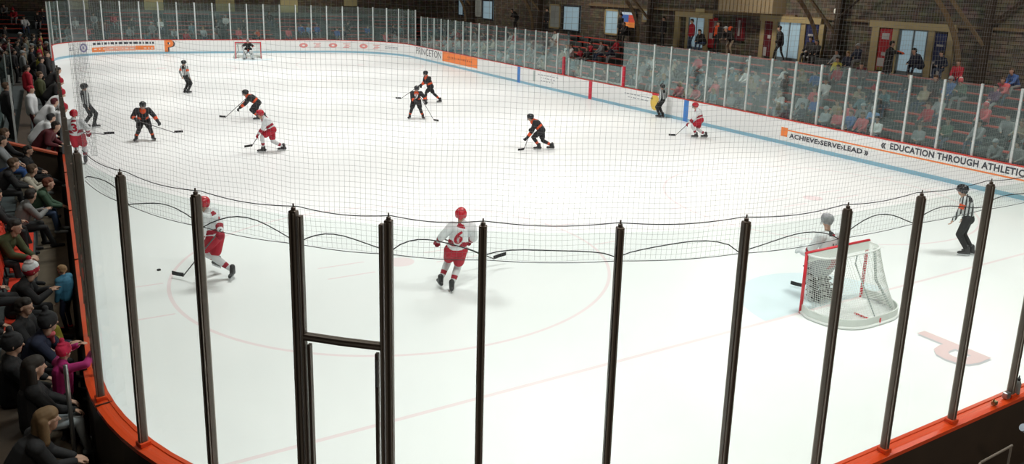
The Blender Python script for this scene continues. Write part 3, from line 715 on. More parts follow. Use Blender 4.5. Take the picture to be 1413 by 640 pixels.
def blob(name, caps, mats, vox=.02, parent=None, smooth=2):
    """caps: (p0, p1, r0, r1, paint); paint is a slot number or [(t, slot), ...] along the limb. One continuous skin."""
    mb = MB()
    for c in caps: cap_geo(mb, c[0], c[1], c[2], c[3])
    me = mesh(name, mb.v, mb.f); o = bpy.data.objects.new(name, me); COL.objects.link(o)
    md = o.modifiers.new('r', 'REMESH'); md.mode = 'VOXEL'; md.voxel_size = vox; md.use_smooth_shade = True
    if smooth: sm = o.modifiers.new('s', 'SMOOTH'); sm.iterations = smooth; sm.factor = .5
    dg = bpy.context.evaluated_depsgraph_get(); me2 = bpy.data.meshes.new_from_object(o.evaluated_get(dg))
    bpy.data.objects.remove(o); bpy.data.meshes.remove(me); me2.name = name
    n = len(me2.polygons)
    if n == 0: raise RuntimeError('empty blob '+name)
    cen = np.empty(n*3); me2.polygons.foreach_get('center', cen); cen = cen.reshape(-1, 3)
    best = np.full(n, 1e9); slot = np.zeros(n, int)
    for c in caps:
        a = np.array(c[0]); b = np.array(c[1]); d = b-a; L2 = max(d@d, 1e-9); t = np.clip(((cen-a)@d)/L2, 0, 1)
        dist = np.linalg.norm(cen-(a+t[:, None]*d), axis=1)-(c[2]+(c[3]-c[2])*t)
        pr = c[4]
        sl = np.full(n, pr if isinstance(pr, int) else pr[0][1])
        if not isinstance(pr, int):
            for tt, k in pr: sl[t >= tt] = k
        m = dist < best; best[m] = dist[m]; slot[m] = sl[m]
    me2.materials.clear(); o = link(name, me2, mats, parent)
    me2.polygons.foreach_set('material_index', np.minimum(slot, len(mats)-1).astype(np.int32)); me2.polygons.foreach_set('use_smooth', np.ones(n, bool))
    return o

def ik(a, b, l1, l2, hint):
    a, b = V(a), V(b); d = b-a; L = d.length; k = L/(l1+l2)
    if k > .985: l1 *= k/.985; l2 *= k/.985
    t = d.normalized(); x = (l1*l1-l2*l2+L*L)/(2*L); h = math.sqrt(max(l1*l1-x*x, 0)); hv = V(hint); hv = hv-t*hv.dot(t)
    hv = hv.normalized() if hv.length > 1e-4 else V((0, 0, 1)); return a+t*x+hv*h

def fingers(wrist, hand_dir, palm_n, side, paint, curl=.5, s=1., fat=1.):
    """palm, four fingers and a thumb"""
    d = V(hand_dir).normalized(); n = V(palm_n); n = (n-d*n.dot(d)).normalized(); x = d.cross(n)*side; w = V(wrist); C = []
    p1 = w+d*.085*s
    for q in (-.022, 0, .022): C.append((w+x*q*.8*s, p1+x*q*s, .015*s*fat, .015*s*fat, paint))
    for i, L in enumerate((.068, .078, .072, .056)):
        b = p1+x*(-.031+.0205*i)*s*1.05
        m = b+(d*math.cos(curl)+n*math.sin(curl))*L*.5*s; e = m+(d*math.cos(curl*2.2)+n*math.sin(curl*2.2))*L*.5*s
        C += [(b, m, .0098*s*fat, .0092*s*fat, paint), (m, e, .0092*s*fat, .008*s*fat, paint)]
    b = w+d*.025*s-x*.028*s; m = b+(d*.6-x*.75+n*.3).normalized()*.04*s; e = m+(d*.9-x*.1+n*.5).normalized()*.032*s
    C += [(b, m, .013*s*fat, .011*s*fat, paint), (m, e, .011*s*fat, .009*s*fat, paint)]
    return C

def head_caps(H, f, r, up, fine, skin=0, s=1.):
    f, r, up = V(f), V(r), V(up); H = V(H); c = lambda x, y, z: H+(r*x+f*y+up*z)*s
    C = [(c(0, -.018, .03), c(0, .012, .035), .09*s, .088*s, skin), (c(0, .02, -.02), c(0, .035, -.07), .072*s, .048*s, skin), (c(0, -.03, -.12), c(0, -.01, -.02), .055*s, .06*s, skin),
         (c(0, .095, .012), c(0, .108, -.018), .011*s, .016*s, skin), (c(-.086, -.005, .018), c(-.088, -.008, -.015), .016*s, .012*s, skin), (c(.086, -.005, .018), c(.088, -.008, -.015), .016*s, .012*s, skin)]
    if fine: C += [(c(-.032, .084, .022), c(-.030, .084, .022), .011*s, .011*s, 3), (c(.032, .084, .022), c(.030, .084, .022), .011*s, .011*s, 3), (c(-.02, .078, -.052), c(.02, .078, -.052), .011*s, .011*s, 4)]
    return C

def frame_of(face, lean=(0, 0, 1)):
    a = math.radians(face); return V((math.sin(a), math.cos(a), 0)), V((math.cos(a), -math.sin(a), 0))

def helmet(H, f, r, up, m, parent, cage=None, hat_s=1.):
    H = V(H); c = lambda x, y, z: H+r*x+f*y+up*z
    o = blob('helmet', [(c(0, -.03, .05), c(0, .03, .055), .112, .108, 0), (c(-.06, -.02, .0), c(-.06, -.02, .06), .055, .06, 0), (c(.06, -.02, .0), c(.06, -.02, .06), .055, .06, 0), (c(0, -.07, -.01), c(0, -.05, .04), .06, .07, 0), (c(0, .04, .075), c(0, .075, .06), .07, .05, 0)], [m], .014, parent, 1)
    if cage:
        mb = MB()
        for z in (-.075, -.045, -.015, .015): mb.tube([c(.1*math.sin(q), .02+.105*math.cos(q), z) for q in (-1.3, -.8, -.4, 0, .4, .8, 1.3)], .0035, 4)
        for q in (-.9, -.45, 0, .45, .9): mb.tube([c(.1*math.sin(q), .02+.105*math.cos(q), .03), c(.085*math.sin(q), .02+.1*math.cos(q), -.1)], .0035, 4)
        mb.obj('face_cage', cage, o)
    else:
        mb = MB(); vs = []
        for q in (-1.2, -.6, 0, .6, 1.2): vs += [c(.112*math.sin(q), .02+.112*math.cos(q), .06), c(.108*math.sin(q), .03+.112*math.cos(q), .0)]
        fs = [(2*k, 2*k+1, 2*k+3, 2*k+2) for k in range(4)]; mb.add(vs, fs); mb.add([v+f*.003 for v in vs], [tuple(reversed(q)) for q in fs]); mb.obj('visor', VIS, o)
    return o

def skate(ankle, td, parent, sole_z, name='skate'):
    td = V(td).normalized(); a = V(ankle); z = V((0, 0, 1)); heel = V((a.x, a.y, sole_z+.085))-td*.06; toe = heel+td*.27
    o = blob(name, [(a+z*.07, heel+td*.04+z*.01, .058, .052, 0), (heel, toe-td*.05, .042, .04, 0), (toe-td*.05, toe-td*.02-z*.005, .042, .036, 0), (a+z*.05+td*.03, heel+td*.12, .045, .042, 0)], [K['skate']], .013, parent, 1)
    b = heel-td*.02-z*.045; e = toe-td*.0-z*.045
    sd = td.cross(z).normalized()*.003; ht = z*.036
    mb = MB().add([b-sd, b+sd, b+sd-ht*1., b-sd-ht*1., e-sd+td*.02, e+sd+td*.02, e+sd-ht+td*.01, e-sd-ht+td*.01], [(0, 1, 2, 3), (7, 6, 5, 4), (0, 4, 5, 1), (1, 5, 6, 2), (2, 6, 7, 3), (3, 7, 4, 0)]); mb.obj('skate_blade', K['steelb'], o)
    for q in (.07, .2):
        c = heel+td*q-z*.04; MB().add([c+x_*.03*td+y_*.014*td.cross(z)+zz_*z for x_ in (-1, 1) for y_ in (-1, 1) for zz_ in (-.018, .03)], [(0, 1, 3, 2), (4, 6, 7, 5), (0, 4, 5, 1), (2, 3, 7, 6), (0, 2, 6, 4), (1, 5, 7, 3)]).obj('blade_holder', K['sock'], o)
    return o

KITS = {
 'white': dict(jersey=['white', 'crimson', 'white'], pants='red', sock='sock', stripe='crimson', helmet=HW, glove='crimson', num=K['red']),
 'black': dict(jersey=['black', 'orange', 'white'], pants='black', sock='black', stripe='orange', helmet=HB, glove='black', num=K['white']),
}
def skater(loc, bearing, pose, kit, label, group=None, vox=.02, number=None, fine=False):
    """A skater: body in one skin, with jersey, shorts, gloves, helmet, skates as parts. Coordinates local to the feet."""
    ref = kit == 'ref'; kt = None if ref else KITS[kit]
    f, r = frame_of(pose['face']); up0 = V((0, 0, 1))
    P, C, H = V(pose['P']), V(pose['C']), V(pose['H'])
    H = C+(H-C).normalized()*max(.17, (H-C).length*.82); C = C+(H-C)*.08
    ft, rtw = frame_of(pose['face']+pose.get('twist', 0)); hf, hr = frame_of(pose['face']+pose.get('look', 0))
    up = (C-P).normalized(); shw = .19 if not ref else .18
    Ls, Rs = C-rtw*shw-up*.04, C+rtw*shw-up*.04; Lh, Rh = P-r*.10, P+r*.10
    HL, HR = V(pose['HL']), V(pose['HR']); FL, FR = V(pose['FL']), V(pose['FR'])
    eh = pose.get('elbow', (0, 0, -.5)); LE = ik(Ls, HL, .29, .27, V(eh)-rtw*.5-ft*.35); RE = ik(Rs, HR, .29, .27, V(eh)+rtw*.5-ft*.35)
    aL, aR = FL+V((0, 0, .15)), FR+V((0, 0, .15))
    kh = V(pose['knee']) if 'knee' in pose else f
    LK = ik(Lh, aL, .43, .42, kh); RK = ik(Rh, aR, .43, .42, kh)
    sock = K[kt['sock']] if kt else K['black']; st = K[kt['stripe']] if kt else K['black']
    body = head_caps(H, hf, hr, up0, fine)
    nk = C+up*.02; body.append((nk-up*.05, H-up0*.06, .06, .055, 0))
    body += [(P, C-up*.1, .12, .15, 2), (Ls, Rs, .07, .07, 2)]
    for a, b, c, hd in ((Ls, LE, HL, -1), (Rs, RE, HR, 1)):
        body += [(a, b, .05, .04, 2), (b, c, .04, .03, 2)]
    pad = .012 if not ref else 0
    for h, k, a in ((Lh, LK, aL), (Rh, RK, aR)):
        body += [(h, k, .085, .062+pad, 2 if ref else 1), (k, k.lerp(a, .35), .064+pad, .062+pad, 1), (k.lerp(a, .35), a, .062+pad, .045, [(0, 1), (.25, 2 if not ref else 1), (.55, 1)])]
    if ref: bm = [SKIN, K['black'], K['black'], EYE, LIP]
    else: bm = [SKIN, sock, st, EYE, LIP]
    root = blob('person', body, bm, vox, None, 2)
    # jersey
    J = []
    if ref:
        J += [(P+up*.05, C-up*.16, .135, .155, 0), (C-up*.16-r*.05, C-up*.08+rtw*0, .13, .12, 0), (Ls, Rs, .085, .085, 0)]
        for a, b, c in ((Ls, LE, HL), (Rs, RE, HR)): J += [(a, b, .075, .06, [(0, 0), (.35, 1), (.75, 0)] if pose.get('band') else 0), (b, b.lerp(c, .85), .058, .045, 0)]
        jm = [STR, K['orange']]
    else:
        J += [(P+up*.085-r*.06, P+up*.085+r*.06, .143, .143, 0)]+[(P+up*.17+r*.05*sg, P.lerp(C, .55)+r*.04*sg, .146, .145, [(0, 1), (.42, 0)]) for sg in (-1, 1)]
        J += [(P+up*.12, P.lerp(C, .5), .12, .15, 0), (P.lerp(C, .4), C-up*.14, .165, .17, 0), (Ls-up*.02, Rs-up*.02, .105, .105, 0 if kit == 'white' else 0), (C-up*.02, C+up*.035, .1, .08, 1 if kit == 'black' else 0)]
        if kit == 'black': J.append((C-up*.14+f*.05, C-up*.05+f*.08, .12, .1, 1))
        for a, b, c in ((Ls, LE, HL), (Rs, RE, HR)): J += [(a, b, .098, .08, 0), (b, b.lerp(c, .82), .08, .06, [(0, 0), (.25, 1), (.75, 0)])]
        jm = [K[x] for x in kt['jersey']]
    js = blob('jersey', J, jm, vox, root, 2)
    if ref:
        tr = blob('trousers', [(P-up*.02, P+up*.07, .14, .135, 0)]+[x for h, k, a in ((Lh, LK, aL), (Rh, RK, aR)) for x in ((h, k, .105, .08, 0), (k, k.lerp(a, .85), .08, .062, 0))], [K['black']], vox, root, 1)
    else:
        sh = [(Lh+up*.02, Rh+up*.02, .138, .138, 0)]
        for h, k in ((Lh, LK), (Rh, RK)): sh.append((h, h.lerp(k, .7), .132, .112, 0))
        blob('hockey_shorts', sh, [K[kt['pants']]], vox, root, 1)
    # gloves / hands
    for sgn, e, h in ((-1, LE, HL), (1, RE, HR)):
        d = (h-e).normalized(); nrm = V((0, 0, -1)) if abs(d.z) < .8 else f
        if ref:
            g = blob('hand', fingers(h-d*.02, d, nrm, sgn, 0, .35, 1.05), [SKIN], .009 if fine else .012, root, 1)
        else:
            cp = fingers(h-d*.03, d, nrm, sgn, 0, .8, 1.25, 1.75)+[(h-d*.1, h-d*.02, .058, .05, 1)]
            g = blob('glove', cp, [K[kt['glove']], K['white'] if kit == 'white' else K['black']], .013, root, 1)
    helmet(H, hf, hr, up0, kt['helmet'] if kt else HB, root, None if ref else VIS)
    tl, tR = pose.get('toeL', f), pose.get('toeR', f)
    skate(aL, tl, root, FL.z); skate(aR, tR, root, FR.z)
    if number:
        side = -1 if pose.get('num_back', True) else 1; nrm = ft*side
        vs, fs = text_geo(number, .34, .012); w = max(v.x for v in vs); cc = P.lerp(C, .62); ex = rtw*(-side) if side == 1 else rtw
        bm_ = BVHTree.FromPolygons([v.co.copy() for v in js.data.vertices], [tuple(p.vertices) for p in js.data.polygons])
        out = []
        for v in vs:
            q = cc+ex*(v.x-w/2)+up*(v.y-.12); hit = bm_.ray_cast(q+nrm*.6, -nrm)
            h_ = (hit[0]-q).dot(nrm) if hit[0] else .17
            out.append(q+nrm*(min(h_, .19)+.014))
        MB().add(out, fs).obj('jersey_number', kt['num'], js)
    root.location = (loc[0], loc[1], 0); root.rotation_euler = (0, 0, -math.radians(bearing))
    tag(root, label, 'person', group); return root

def stick(loc, bearing, top, heel, toe_d, label, tape=True, w=.013, wood=False):
    """shaft from butt end to heel, blade from heel along toe_d"""
    t, h = V(top), V(heel); td = V(toe_d).normalized()
    o = MB().tube([t, h], w, 6).obj('hockey_stick', mat('stick_shaft', (.1, .1, .1), .4))
    z = V((0, 0, 1)); sd = td.cross(z).normalized()*.01
    pts = [h-td*.02, h+td*.14, h+td*.27+sd*2]; vs = []
    for p in pts: vs += [p-sd+z*.0, p+sd+z*.0, p+sd+z*.075, p-sd+z*.075]
    fs = [(i*4+k, i*4+(k+1) % 4, (i+1)*4+(k+1) % 4, (i+1)*4+k) for i in range(2) for k in range(4)]+[(3, 2, 1, 0), (8, 9, 10, 11)]
    MB().add(vs, fs).obj('stick_blade', K['black'] if tape else K['sock'], o)
    o.location = (loc[0], loc[1], 0); o.rotation_euler = (0, 0, -math.radians(bearing)); tag(o, label, 'hockey stick'); return o

SK = [
 ('linesman', (-11.74, 25.9), 1.8, 'ref', dict(face=75, P=(-.02, 0, .9), C=(-.08, 0, 1.42), H=(-.05, 0, 1.62), HL=(.08, .15, .85), HR=(.02, -.2, .84), FL=(-.17, .08, 0), FR=(.17, -.04, 0)), 'striped linesman standing near the left boards, gliding with hands low', None, .02, None, None),
 ('w3', (-12.3, 19.0), .7, 'white', dict(face=10, P=(.0, 0, .88), C=(-.06, .08, 1.38), H=(-.03, .14, 1.62), HL=(-.02, .38, 1.0), HR=(.3, .1, .98), FL=(-.1, 0, 0), FR=(.16, .05, 0)), 'red-helmeted player in white jersey with back turned beside the left boards', '3', .018, (('r', (-.02, .38, 1.0), (.75, .1, .9), (1, .05, 0)),), None),
 ('ba', (-10.14, 22.46), 4.8, 'black', dict(face=176, P=(0, .08, .74), C=(0, -.12, 1.17), H=(.03, -.27, 1.36), HL=(.48, -.3, .72), HR=(-.2, -.38, .84), FL=(.27, 0, 0), FR=(-.27, 0, 0), toeL=(.4, -1, 0), toeR=(-.4, -1, 0), elbow=(0, .2, -.2)), 'black-and-orange player crouching alone near the left, facing the camera, stick out', None, .018, (((-.4, -.4, .9), (1.0, -.3, .3), (1, .1, 0)),), None),
 ('l2', (-7., 35.16), 7.4, 'ref', dict(face=50, band=True, P=(.05, 0, .9), C=(0, 0, 1.4), H=(-.02, .03, 1.6), HL=(-.15, .15, .85), HR=(.2, -.1, .84), FL=(-.05, .1, 0), FR=(.1, -.05, 0)), 'distant striped official with an orange armband standing below the far goal', None, .022, None, None),
 ('bb', (-5.46, 25.87), 11.7, 'black', dict(face=262, P=(.06, .05, .74), C=(-.3, 0, 1.02), H=(-.46, 0, 1.18), HL=(-.7, -.1, .52), HR=(-.62, .2, .6), FL=(.05, -.15, 0), FR=(.3, .25, 0)), 'black-and-orange player bending low to the left behind a white-jerseyed opponent', None, .02, (((-.45, .3, .85), (-1.3, .6, .02), (-.6, .3, 0)),), None),
 ('wb', (-6.4, 18.88), 12.7, 'white', dict(face=258, P=(-.03, 0, .79), C=(-.27, 0, 1.18), H=(-.44, -.02, 1.38), HL=(-.5, -.22, .66), HR=(-.34, .15, .72), FL=(-.34, -.1, 0), FR=(.33, .1, 0)), 'white-jerseyed player in red shorts leaning left beside a bending black-clad opponent', None, .018, (((-.3, .2, .85), (-.72, -.5, .3), (-.6, -.5, 0)),), '1'),
 ('bc', (1.04, 23.89), 22.5, 'black', dict(face=182, P=(0, .05, .8), C=(.02, -.08, 1.22), H=(.03, -.18, 1.42), HL=(.42, -.3, .84), HR=(-.02, -.4, .86), FL=(.3, -.02, 0), FR=(-.28, .02, 0), toeL=(.4, -1, 0), toeR=(-.4, -1, 0)), 'nearer player of a black-and-orange pair at mid-rink, knees bent, stick down to the ice', None, .02, (((.2, -.35, 1.05), (.8, -.55, .02), (.7, -.6, 0)),), '9'),
 ('bd', (4.0, 28.6), 23.9, 'black', dict(face=235, P=(-.2, 0, .82), C=(-.36, -.02, 1.3), H=(-.46, -.05, 1.52), HL=(-.72, -.2, .9), HR=(-.65, .1, .86), FL=(-.42, .2, 0), FR=(.32, -.1, 0)), 'farther player of a black-and-orange pair at mid-rink, striding with a long stick', None, .02, (((-.6, .1, .95), (-1.75, .7, .05), (-1, .2, 0)),), None),
 ('be', (2.66, 15.78), 31.5, 'black', dict(face=262, P=(.1, 0, .76), C=(-.2, 0, 1.08), H=(-.38, -.03, 1.24), HL=(-.46, -.15, .44), HR=(-.3, .2, .76), FL=(.02, -.1, 0), FR=(.52, .1, 0)), 'black-and-orange player leaning forward alone right of mid-rink', None, .018, (((-.25, .1, .85), (-.56, -.3, .02), (-.6, -.6, 0)),), None),
 ('r3', (12.5, 20.42), 40.6, 'ref', dict(face=300, P=(.05, 0, .88), C=(.02, 0, 1.36), H=(.0, 0, 1.55), HL=(-.1, -.15, .85), HR=(.12, .15, .85), FL=(-.05, -.05, 0), FR=(.12, .08, 0)), 'striped official standing against the right boards beside a gold round emblem', None, .02, None, None),
 ('w5', (10.47, 15.44), 43., 'white', dict(face=258, P=(.04, 0, .78), C=(-.12, 0, 1.2), H=(-.24, -.02, 1.4), HL=(-.46, -.15, .62), HR=(-.28, .15, .72), FL=(-.08, -.08, 0), FR=(.32, .1, 0)), 'white-jerseyed player in red shorts skating beside the right boards', None, .018, (((-.2, .15, .85), (-.98, -.1, .03), (-1, -.1, 0)),), None),
 ('w4', (-10.27, 6.8), 8.6, 'white', dict(face=300, P=(-.06, 0, .84), C=(-.15, -.02, 1.36), H=(-.27, 0, 1.6), HL=(-.36, -.28, .8), HR=(.04, -.34, 1.04), FL=(-.03, .3, .1), FR=(.22, -.12, .02), toeL=(-.5, .8, 0), toeR=(-.3, -.9, 0), look=-20, knee=(-.9, .1, 0)), 'white-jerseyed player nearest the left corner chasing the puck, leaning on one skate', '4', .012, (((.05, -.36, 1.12), (-.7, .1, .06), (-.6, .5, .0)),), None),
 ('w6', (-6.54, 4.07), 24.8, 'white', dict(face=8, P=(.17, 0, .84), C=(.3, .04, 1.36), H=(.26, .06, 1.6), HL=(-.17, .22, .98), HR=(.45, .35, .95), FL=(-.12, .12, .05), FR=(.1, -.05, 0), toeL=(-.3, 1, 0), toeR=(.0, 1, 0), knee=(.2, 1, 0)), 'white-jerseyed player wearing number six seen from behind near the middle', '6', .012, (((-.15, .25, 1.05), (1.02, 1.35, .2), (1, .35, .25)),), None),
 ('r4', (5.73, .6), 61.5, 'ref', dict(face=278, band=True, P=(-.08, 0, .92), C=(-.2, 0, 1.42), H=(-.32, -.02, 1.62), HL=(-.4, -.2, .85), HR=(-.2, .25, .85), FL=(.0, -.06, 0), FR=(.1, .1, 0), toeL=(-.8, -.4, 0), toeR=(-.9, .1, 0), knee=(-1, 0, 0)), 'striped official with orange armband standing at right behind the goal line', None, .012, None, None),
]
LBL_STICK = {'w3': 'hockey stick held level by the back-turned player at the left boards', 'ba': 'hockey stick stretched right by the crouching black-and-orange player on the left',
 'bb': 'hockey stick of the low-bending black-clad player, reaching left on the ice', 'wb': 'short visible hockey stick of the white-jerseyed player leaning left',
 'bc': 'hockey stick pointing down to the ice from the nearer player of the mid-rink pair', 'bd': 'long hockey stick reaching left from the farther player of the mid-rink pair',
 'be': 'hockey stick of the lone leaning black-and-orange player right of mid-rink', 'w5': 'hockey stick of the white-jerseyed player by the right boards',
 'w4': 'hockey stick reaching for the puck near the left corner', 'w6': 'hockey stick held out by the player wearing number six'}
for key, loc, brg, kit, pose, label, num, vox, st, numf in SK:
    if numf: pose['num_back'] = False
    skater(loc, brg, pose, kit, label, None, vox, num or numf, fine=vox < .015)
    for s_ in st or ():
        if s_[0] == 'r': s_ = s_[1:]
        stick(loc, brg, *s_, LBL_STICK[key])
puck.location = (-11.30, 7.75, .0); tag(puck, 'black puck on the ice just beyond the left player\u2019s stick blade', 'puck')

def goalie(loc, brg, pose, jm, padm, hm, label, back=True, vox=.014):
    f, r = frame_of(pose['face']); z = V((0, 0, 1)); P, C, H = V(pose['P']), V(pose['C']), V(pose['H']); up = (C-P).normalized()
    Ls, Rs = C-r*.18-up*.05, C+r*.18-up*.05; HL, HR = V(pose['HL']), V(pose['HR']); LE = ik(Ls, HL, .29, .27, -f*.4-r*.6-z*.4); RE = ik(Rs, HR, .29, .27, -f*.4+r*.6-z*.4)
    Lh, Rh = P-r*.12, P+r*.12; aL, aR = V(pose['FL'])+z*.14, V(pose['FR'])+z*.14; LK, RK = ik(Lh, aL, .43, .42, f), ik(Rh, aR, .43, .42, f)
    B = head_caps(H, f, r, z, False)+[(C, H-z*.06, .06, .055, 0), (P, C-up*.1, .14, .16, 1), (Ls, Rs, .08, .08, 1)]
    for a, b, c in ((Ls, LE, HL), (Rs, RE, HR)): B += [(a, b, .06, .05, 1), (b, c, .05, .035, 1)]
    for h, k, a in ((Lh, LK, aL), (Rh, RK, aR)): B += [(h, k, .1, .08, 1), (k, a, .075, .05, 1)]
    root = blob('person', B, [SKIN, K['black']], vox)
    J = [(P, P.lerp(C, .5), .17, .17, [(0, 1), (.3, 0)]), (P.lerp(C, .4), C-up*.13, .17, .175, 0), (Ls, Rs, .11, .11, 0)]
    for a, b, c in ((Ls, LE, HL), (Rs, RE, HR)): J += [(a, b, .1, .088, 0), (b, b.lerp(c, .85), .088, .07, [(0, 0), (.3, 1), (.7, 0)])]
    js = blob('jersey', J, jm, vox, root)
    blob('goalie_pants', [(Lh+up*.03, Rh+up*.03, .16, .16, 0), (Lh, Lh.lerp(LK, .7), .145, .13, 0), (Rh, Rh.lerp(RK, .7), .145, .13, 0)], [K['grey'] if back else K['black']], vox, root)
    for k, a in ((LK, aL), (RK, aR)):
        q = a-z*.08; o = blob('leg_pad', [(k+z*.2+f*.06+r*dx, q+f*.1+r*dx, .078, .078, 0) for dx in (-.05, .0, .05)], [padm], vox, root, 1)
        mb = MB()   # straps on the calf side and bars on the face
        for t in (.05, .22, .4, .58, .76, .92):
            p = (k+z*.2).lerp(q, t); mb.tube([p-r*.13+f*.03, p-r*.09-f*.06, p-f*.085, p+r*.09-f*.06, p+r*.13+f*.03], .018, 6)
            mb.tube([p-r*.12+f*.15, p+r*.12+f*.15], .012, 5)
        mb.obj('pad_strap', K['black'] if back else K['grey'], o)
    blob('blocker', [(HR+r*dx-z*.12, HR+r*dx+z*.1, .06, .06, 0) for dx in (-.05, .05)], [K['white']], .014, root)
    blob('catching_glove', [(HL, HL+f*.1+z*.06, .1, .085, 0), (HL-r*.08, HL-r*.04+f*.1, .07, .06, 0)]+fingers(HL+f*.06, f, -z, -1, 0, .6, 1.5, 1.9), [K['white']], .014, root)
    h = helmet(H, f, r, z, hm, root, VIS)
    skate(aL, f, root, 0); skate(aR, f, root, 0)
    nrm = -f if back else f; bv = BVHTree.FromPolygons([v.co.copy() for v in js.data.vertices], [tuple(p.vertices) for p in js.data.polygons]); ex = r if back else -r
    vs, fs = text_geo('31', .27, .01); w = max(v.x for v in vs); out = []
    if not back:
        root.location = (*loc, 0); root.rotation_euler = (0, 0, -math.radians(brg)); tag(root, label, 'person'); return root
    for v in []: pass
    mb = MB(); c0 = P.lerp(C, .5)
    for x0_, x1_, z0_, z1_ in ((-.09, -.02, .02, .055), (-.045, -.02, -.04, .12), (.03, .1, .02, .055), (.03, .06, -.03, .11), (.08, .1, -.03, .11)):
        q = [c0+ex*a+up*b for a, b in ((x0_, z0_), (x1_, z0_), (x1_, z1_), (x0_, z1_))]; o_ = []
        for p in q:
            hit = bv.ray_cast(p+nrm*.6, -nrm); o_.append((hit[0] if hit[0] else p+nrm*.19)+nrm*.012)
        mb.add(o_, [(0, 1, 2, 3)])
    mb.obj('back_print', K['black'], js)
    q = C+up*.0+nrm*.15; MB().lathe([(.03, -.004), (.035, 0), (.03, .004)], n=10).obj('collar_emblem', K['red'], js).location = q
    root.location = (*loc, 0); root.rotation_euler = (0, 0, -math.radians(brg)); tag(root, label, 'person'); return root
goalie((-.02, .2), 53., dict(face=-48, P=(0, .02, .86), C=(-.06, .06, 1.42), H=(-.1, .08, 1.66), HL=(-.42, .12, .95), HR=(-.05, .45, .95), FL=(-.12, -.11, 0), FR=(.12, .11, 0)),
       [K['white'], K['crimson']], mat('pad_white', (.62, .65, .64), .6, noise=.75, nscale=11), HWH, 'goaltender in white with patterned leg pads standing in the near goal mouth')
stick((-.02, .2), 53., (.0, .5, 1.1), (-.42, .55, .04), (-1, .2, 0), 'goaltender\u2019s wide-bladed stick poking out left of the near goal', True, .018)
goalie((-.13, 53.6), 11.3, dict(face=180, P=(0, .05, .72), C=(0, -.08, 1.18), H=(0, -.16, 1.4), HL=(.42, -.3, .85), HR=(-.42, -.3, .85), FL=(.3, 0, 0), FR=(-.3, 0, 0)),
       [K['black'], K['orange']], mat('pad_pale', (.7, .72, .72), .6), HWH, 'distant goaltender in black jersey and white pads crouching in the far goal', False, .02)
stick((-.13, 53.6), 11.3, (-.4, -.35, 1.0), (-.1, -.55, .03), (1, 0, 0), 'stick of the distant goaltender in the far goal', False, .018)

# ---------------------------------------------------------------- spectators
CLO = dict(black=(.012, .012, .014), navy=(.012, .018, .045), grey=(.12, .13, .14), lightgrey=(.36, .4, .42), white=(.6, .62, .62), beige=(.36, .31, .22), red=(.5, .03, .02), maroon=(.1, .012, .018),
           pink=(.62, .12, .14), blue=(.05, .13, .38), lightblue=(.2, .38, .68), teal=(.1, .2, .24), green=(.05, .1, .06), olive=(.07, .08, .03), yellow=(.55, .5, .08), purple=(.08, .02, .09), plaid=(.25, .25, .25),
           magenta=(.42, .02, .16), orange=(.7, .1, .02), hipink=(.75, .03, .1), denim=(.035, .06, .12), sky=(.05, .2, .32), cream=(.5, .46, .38))
HAIR = dict(dark=(.02, .014, .01), brown=(.09, .05, .025), blond=(.34, .22, .09), red=(.17, .045, .02))
def cm(n): return fabric(n, CLO[n])
def hm_(n): return mat('hair_'+n, HAIR[n], .7, noise=.3, nscale=40)
# pose: pelvis-relative skeleton, facing local +y, origin on the floor under the feet line
POSES = {
 'sit':   dict(P=(0, -.02, .53), C=(0, .0, 1.02), H=(0, .05, 1.22), K=.5, hands=((-.14, .36, .64), (.14, .36, .64)), feet=((-.13, .5, 0), (.13, .48, 0))),
 'lean':  dict(P=(0, -.05, .53), C=(0, .22, .95), H=(0, .34, 1.12), K=.5, hands=((-.05, .55, .6), (.06, .54, .6)), feet=((-.15, .45, 0), (.15, .42, 0))),
 'slump': dict(P=(0, .05, .53), C=(0, -.05, .98), H=(0, .0, 1.2), K=.5, hands=((-.05, .28, .68), (.07, .27, .7)), feet=((-.16, .62, 0), (.12, .58, 0))),
 'turn':  dict(P=(0, -.02, .53), C=(.03, .02, 1.02), H=(.04, .05, 1.22), K=.5, look=35, hands=((-.2, .3, .66), (.1, .38, .7)), feet=((-.13, .5, 0), (.16, .44, 0))),
 'stand': dict(P=(0, 0, .92), C=(0, .01, 1.44), H=(0, .04, 1.64), K=1, hands=((-.24, .08, .86), (.24, .1, .86)), feet=((-.1, 0, 0), (.1, .03, 0))),
 'crouch': dict(P=(0, -.05, .86), C=(0, .28, 1.26), H=(0, .42, 1.4), K=1, hands=((-.18, .45, .9), (.18, .45, .9)), feet=((-.12, 0, 0), (.12, .1, 0))),
 'walk':  dict(P=(0, 0, .9), C=(0, .06, 1.42), H=(0, .12, 1.62), K=1, hands=((-.24, .28, .95), (.24, -.15, .9)), feet=((-.09, -.25, .02), (.09, .28, 0))),
 'reach': dict(P=(0, 0, .92), C=(0, .02, 1.44), H=(0, .06, 1.64), K=1, hands=((-.24, .08, .88), (.2, .55, 1.3)), feet=((-.1, 0, 0), (.1, .03, 0))),
 'legsout': dict(P=(0, .0, .53), C=(0, .0, 1.0), H=(0, .06, 1.2), K=.5, hands=((-.1, .3, .66), (.12, .32, .66)), feet=((-.14, .3, .0), (.14, .82, .25))),
 'armsup': dict(P=(0, 0, .92), C=(0, .03, 1.42), H=(0, .08, 1.62), K=1, hands=((-.14, .36, 1.6), (.2, .42, 1.56)), feet=((-.1, 0, 0), (.1, .03, 0))),
 'huddle': dict(P=(0, -.05, .53), C=(0, .12, .98), H=(0, .22, 1.16), K=.5, look=-30, hands=((-.12, .42, .8), (.04, .45, .82)), feet=((-.2, .4, 0), (.12, .5, 0))),
}
CACHE = {}
